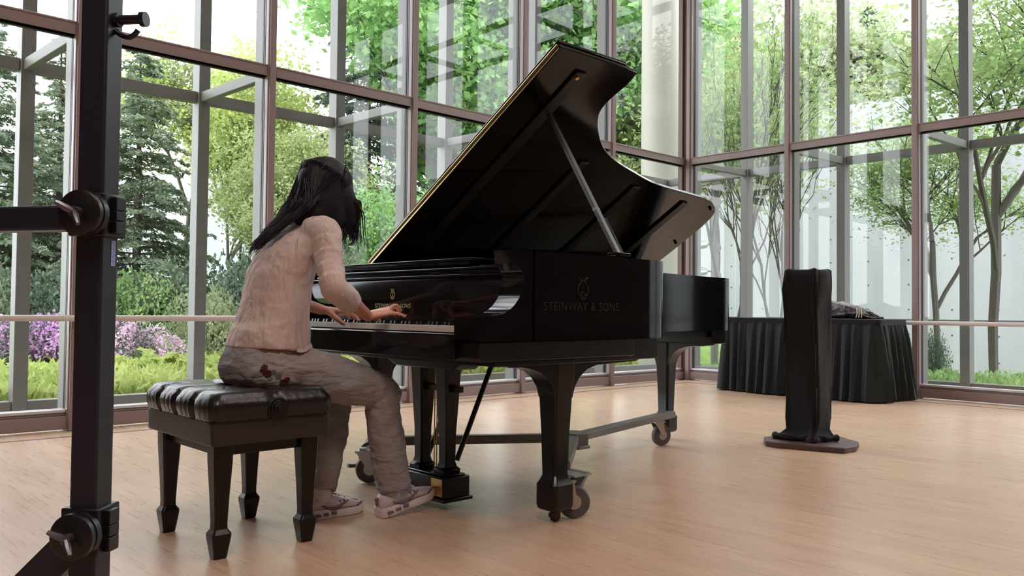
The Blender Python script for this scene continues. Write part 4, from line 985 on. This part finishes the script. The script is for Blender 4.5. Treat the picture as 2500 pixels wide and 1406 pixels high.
# embroidered flowers on the hip, found on the cloth surface
bpy.context.view_layer.update(); dg = bpy.context.evaluated_depsgraph_get(); je = jo.evaluated_get(dg)
fl_ = {'dark_red_embroidery': [(646, 897, .013), (652, 912, .016), (640, 905, .010), (693, 934, .017), (702, 926, .010)], 'grey_green_embroidery': [(668, 908, .010), (680, 918, .012), (660, 924, .009)]}
inv = jo.matrix_world.inverted()
for nm, spots in fl_.items():
    fm_ = mat(nm, (.065, .008, .016) if 'red' in nm else (.10, .13, .12), .9)
    for px, py, r in spots:
        mb = MB()
        d = (_fw+_rt*((px-1250)/F_PX)-_up*((py-703)/F_PX)).normalized(); ok, hit, nrm, _ = je.ray_cast(inv @ V3(0, 0, .7834), d)
        if ok:
            a = nrm.cross(V3(0, 0, 1)).normalized(); b = a.cross(nrm)
            for k in range(5):
                w = k*1.257+px; c = hit+nrm*.0012+a*math.cos(w)*r*.5+b*math.sin(w)*r*.5; mb.loft([ell(c-nrm*.004, a, b, r*.48, r*.40, 10), ell(c+nrm*.0008, a, b, r*.42, r*.35, 10)])
            mb.loft([ell(hit-nrm*.003, a, b, r*.5, r*.5, 10), ell(hit+nrm*.0018, a, b, r*.5, r*.5, 10)]); obj('flower_patch', mb, fm_, jo)
# shoes
SHOE = mat('pinkish_white_sneaker', (.60, .50, .52), .55, bump=(70, .2, .004), vary=(9, (.50, .43, .46), 1)); SOLE = mat('white_rubber_sole', (.66, .60, .60), .5); SHD = mat('dark_violet_grey_trim', (.16, .11, .16), .5)
def shoe(heel, toe, label):
    heel, toe = Vector(heel), Vector(toe); f = (toe-heel).normalized(); s = f.cross(V3(0, 0, 1)).normalized(); u_ = s.cross(f); L_ = (toe-heel).length
    root = empty('sneaker', heel-per_.location); root.parent = per_; root['label'] = label
    def G(a, b, c): return f*a*L_+s*b+u_*c
    secs = [(0, .020, .030, .055), (.03, .030, .024, .075), (.12, .036, .022, .088), (.25, .037, .022, .092), (.38, .037, .022, .082), (.52, .041, .022, .068), (.66, .045, .022, .056), (.80, .044, .022, .048), (.91, .035, .022, .040), (.985, .016, .024, .032)]
    rg = []
    for a, w, z0, z1 in secs:
        n = 20; r_ = []
        for k in range(n):
            t = 2*math.pi*k/n; c_, s_2 = math.cos(t), math.sin(t); e = .7
            r_.append(G(a, w*math.copysign(abs(c_)**e, c_)*(1 if s_2 < 0 else (1-.30*s_2)), (z0+z1)/2+(z1-z0)/2*math.copysign(abs(s_2)**.8, s_2)))
        rg.append(r_)
    up_o = obj('upper', MB().loft(rg), SHOE, root, smooth=60); ss = up_o.modifiers.new('s', 'SUBSURF'); ss.levels = ss.render_levels = 1
    sl_ = []
    for a, w in ((-.01, .022), (.03, .034), (.14, .040), (.28, .038), (.42, .037), (.58, .045), (.72, .048), (.86, .044), (.95, .032), (1.0, .014)):
        lift = .006 if a > .9 else 0; h = .034 if a < .35 else .026
        sl_.append([G(a, -w, lift), G(a, w, lift), G(a, w+.003, lift+h*.6), G(a, w-.001, h+lift), G(a, -w+.001, h+lift), G(a, -w-.003, lift+h*.6)])
    obj('sole', MB().loft(sl_), SOLE, root, smooth=50)
    tr = MB()
    for sd in (-1, 1):
        for a0 in (.06, .20, .34): tr.tube([G(a0, sd*.0405, .018), G(a0+.09, sd*.0405, .016)], .0055, 8)
        tr.tube(cr([G(.18, sd*.037, .050), G(.34, sd*.0385, .034), G(.48, sd*.040, .038), G(.66, sd*.036, .056)], 4), [.002+.0042*math.sin(math.pi*min(1, i/12)) for i in range(13)], 8)
        tr.tube(cr([G(.80, sd*.040, .030), G(.90, sd*.031, .036), G(.97, sd*.015, .034)], 4), .004, 6)
        for a0 in (.50, .58): tr.tube([G(a0, sd*.032, .060), G(a0+.035, sd*.040, .040)], .003, 6)
    tr.tube([G(.01, 0, .045), G(.0, 0, .075)], .008, 8)
    obj('side_trim', tr, SHD, root)
    lc = MB()
    for i in range(5): a0 = .40+.055*i; lc.tube([G(a0, -.018, .083-.07*(a0-.36)), G(a0+.01, 0, .090-.075*(a0-.36)), G(a0+.02, .018, .083-.07*(a0-.36))], .0028, 6)
    obj('laces', lc, mat('white_laces', (.7, .66, .66), .8), root)
    so3 = MB(); so3.tube([G(.26, 0, .060), G(.27, 0, .09), G(.27, 0, .150)], [.038, .038, .036], 16); obj('sock', so3, mat('white_sock', (.6, .57, .57), .9), root)
shoe((-2.640, 1.800, .002), (-2.640, 2.052, .052), 'right sneaker pressing the pedal'); shoe((-2.787, 1.578, .001), (-2.787, 1.815, .003), 'left sneaker flat on the floor')
# hair
hr = MB()
hr.ball(HP(0, -.018, .020), .1, 24, 18, (.955, 1.06, 1.03), rot)
hr.loft([ell(c, a, b, w, t, 18) for c, a, b, w, t in (
    (V3(-2.75, 1.575, 1.225), V3(1, 0, 0), V3(0, 1, 0), .088, .070), (V3(-2.75, 1.522, 1.170), V3(1, 0, 0), V3(0, .9, .4), .100, .066), (V3(-2.752, 1.474, 1.118), V3(1, 0, 0), V3(0, .8, .6), .094, .042),
    (V3(-2.755, 1.425, 1.070), V3(1, 0, 0), V3(0, .8, .6), .072, .022), (V3(-2.758, 1.378, 1.035), V3(1, 0, 0), V3(0, .9, .4), .044, .012), (V3(-2.762, 1.345, .995), V3(1, 0, 0), V3(0, .95, .2), .022, .007))])
for s in (1, -1):
    hr.loft([ell(V3(-2.75+s*x, y, z), (1, 0, 0), (0, 1, -.2), w, t, 14) for x, y, z, w, t in ((.040, 1.62, 1.29, .045, .075), (.060, 1.605, 1.22, .036, .088), (.066, 1.590, 1.16, .032, .082), (.068, 1.580, 1.12, .026, .078), (.070, 1.575, 1.09, .014, .066))])
    hr.loft([ell(V3(-2.75+s*x, y, z), (1, 0, 0), (0, 1, 0), w, t, 14) for x, y, z, w, t in ((.045, 1.635, 1.26, .040, .055), (.066, 1.645, 1.20, .030, .060), (.068, 1.660, 1.15, .024, .052), (.062, 1.675, 1.11, .018, .036), (.055, 1.690, 1.075, .010, .020), (.052, 1.70, 1.045, .004, .008))])
hr.ball((-2.70, 1.545, 1.125), .045, 14, 10); hr.ball((-2.715, 1.50, 1.115), .036, 14, 10); hr.ball((-2.79, 1.545, 1.125), .045, 14, 10)
HAIRV = mat('black_hair_mass', (.007, .0055, .010), .6, spec=.25)
ho_ = obj('hair', LP(hr), HAIRV, per_, smooth=0); remesh(ho_, .006, 6, .6)
hr = MB()
rnd = random.Random(3)
def strand(pts, r): hr.tube(cr(pts, 4), [r*(1-.75*i/(4*(len(pts)-1))) for i in range(4*(len(pts)-1)+1)], 4)
def capp(az, el, r=1.0):   # point on the hair cap; az round the head's up axis, el from its top
    return HP(0, -.018, .020)+(hs*math.sin(el)*math.sin(az)*.0955+hf*math.sin(el)*math.cos(az)*.106+hu*math.cos(el)*.103)*r
for i in range(800):
    az = rnd.uniform(-math.pi, math.pi); side = 1 if az > 0 else -1; jr = 1.0+rnd.uniform(.0, .03)
    pts = [capp(az*.9+rnd.uniform(-.1, .1), e, jr) for e in (.01, .22, .45, .7, .95, 1.2, 1.45)]
    if abs(az) > 1.75:         # back
        u_ = rnd.uniform(-1, 1); k = rnd.random(); end = V3(-2.757+.055*u_*(1-k*.6), 1.43-.10*k, 1.085-.10*k)
        pts = [capp(side*math.pi*.5+(az-side*math.pi*.5)*t, e, jr) for t, e in ((.2, .03), (.35, .28), (.5, .52), (.65, .78), (.8, 1.05), (.95, 1.3), (1, 1.55))]
        pts += [V3(-2.75+.096*u_, 1.492+rnd.uniform(-.014, .014)+.02*u_*u_, 1.176), V3(-2.752+.086*u_, 1.440+rnd.uniform(-.008, .008)+.02*u_*u_, 1.112), end+V3(rnd.uniform(-.01, .01), rnd.uniform(-.012, .004), rnd.uniform(-.02, .02))]
        strand(pts, .0032)
    else:
        y = 1.63+.07*math.cos(az)+rnd.uniform(-.012, .012); x = -2.75+side*(.078+rnd.uniform(-.010, .012)); zz = rnd.uniform(1.02, 1.10)
        pts += [V3(x, y, 1.19), V3(x-side*.010, y+.012, 1.13), V3(x-side*.022+rnd.uniform(-.01, .01), y+.02+rnd.uniform(-.012, .012), zz)]
        strand(pts, .0030)
for x, y, z in ((-2.672, 1.735, 1.015), (-2.678, 1.728, 1.03), (-2.67, 1.742, 1.04), (-2.69, 1.72, 1.0)):
    strand([HP(.05, .07, .06), HP(.075, .07, .0), V3(x-.004, y-.012, 1.15), V3(x, y-.004, 1.08), V3(x+.004, y, z)], .0045)
obj('hair_strands', LP(hr), HAIR, ho_, smooth=80)
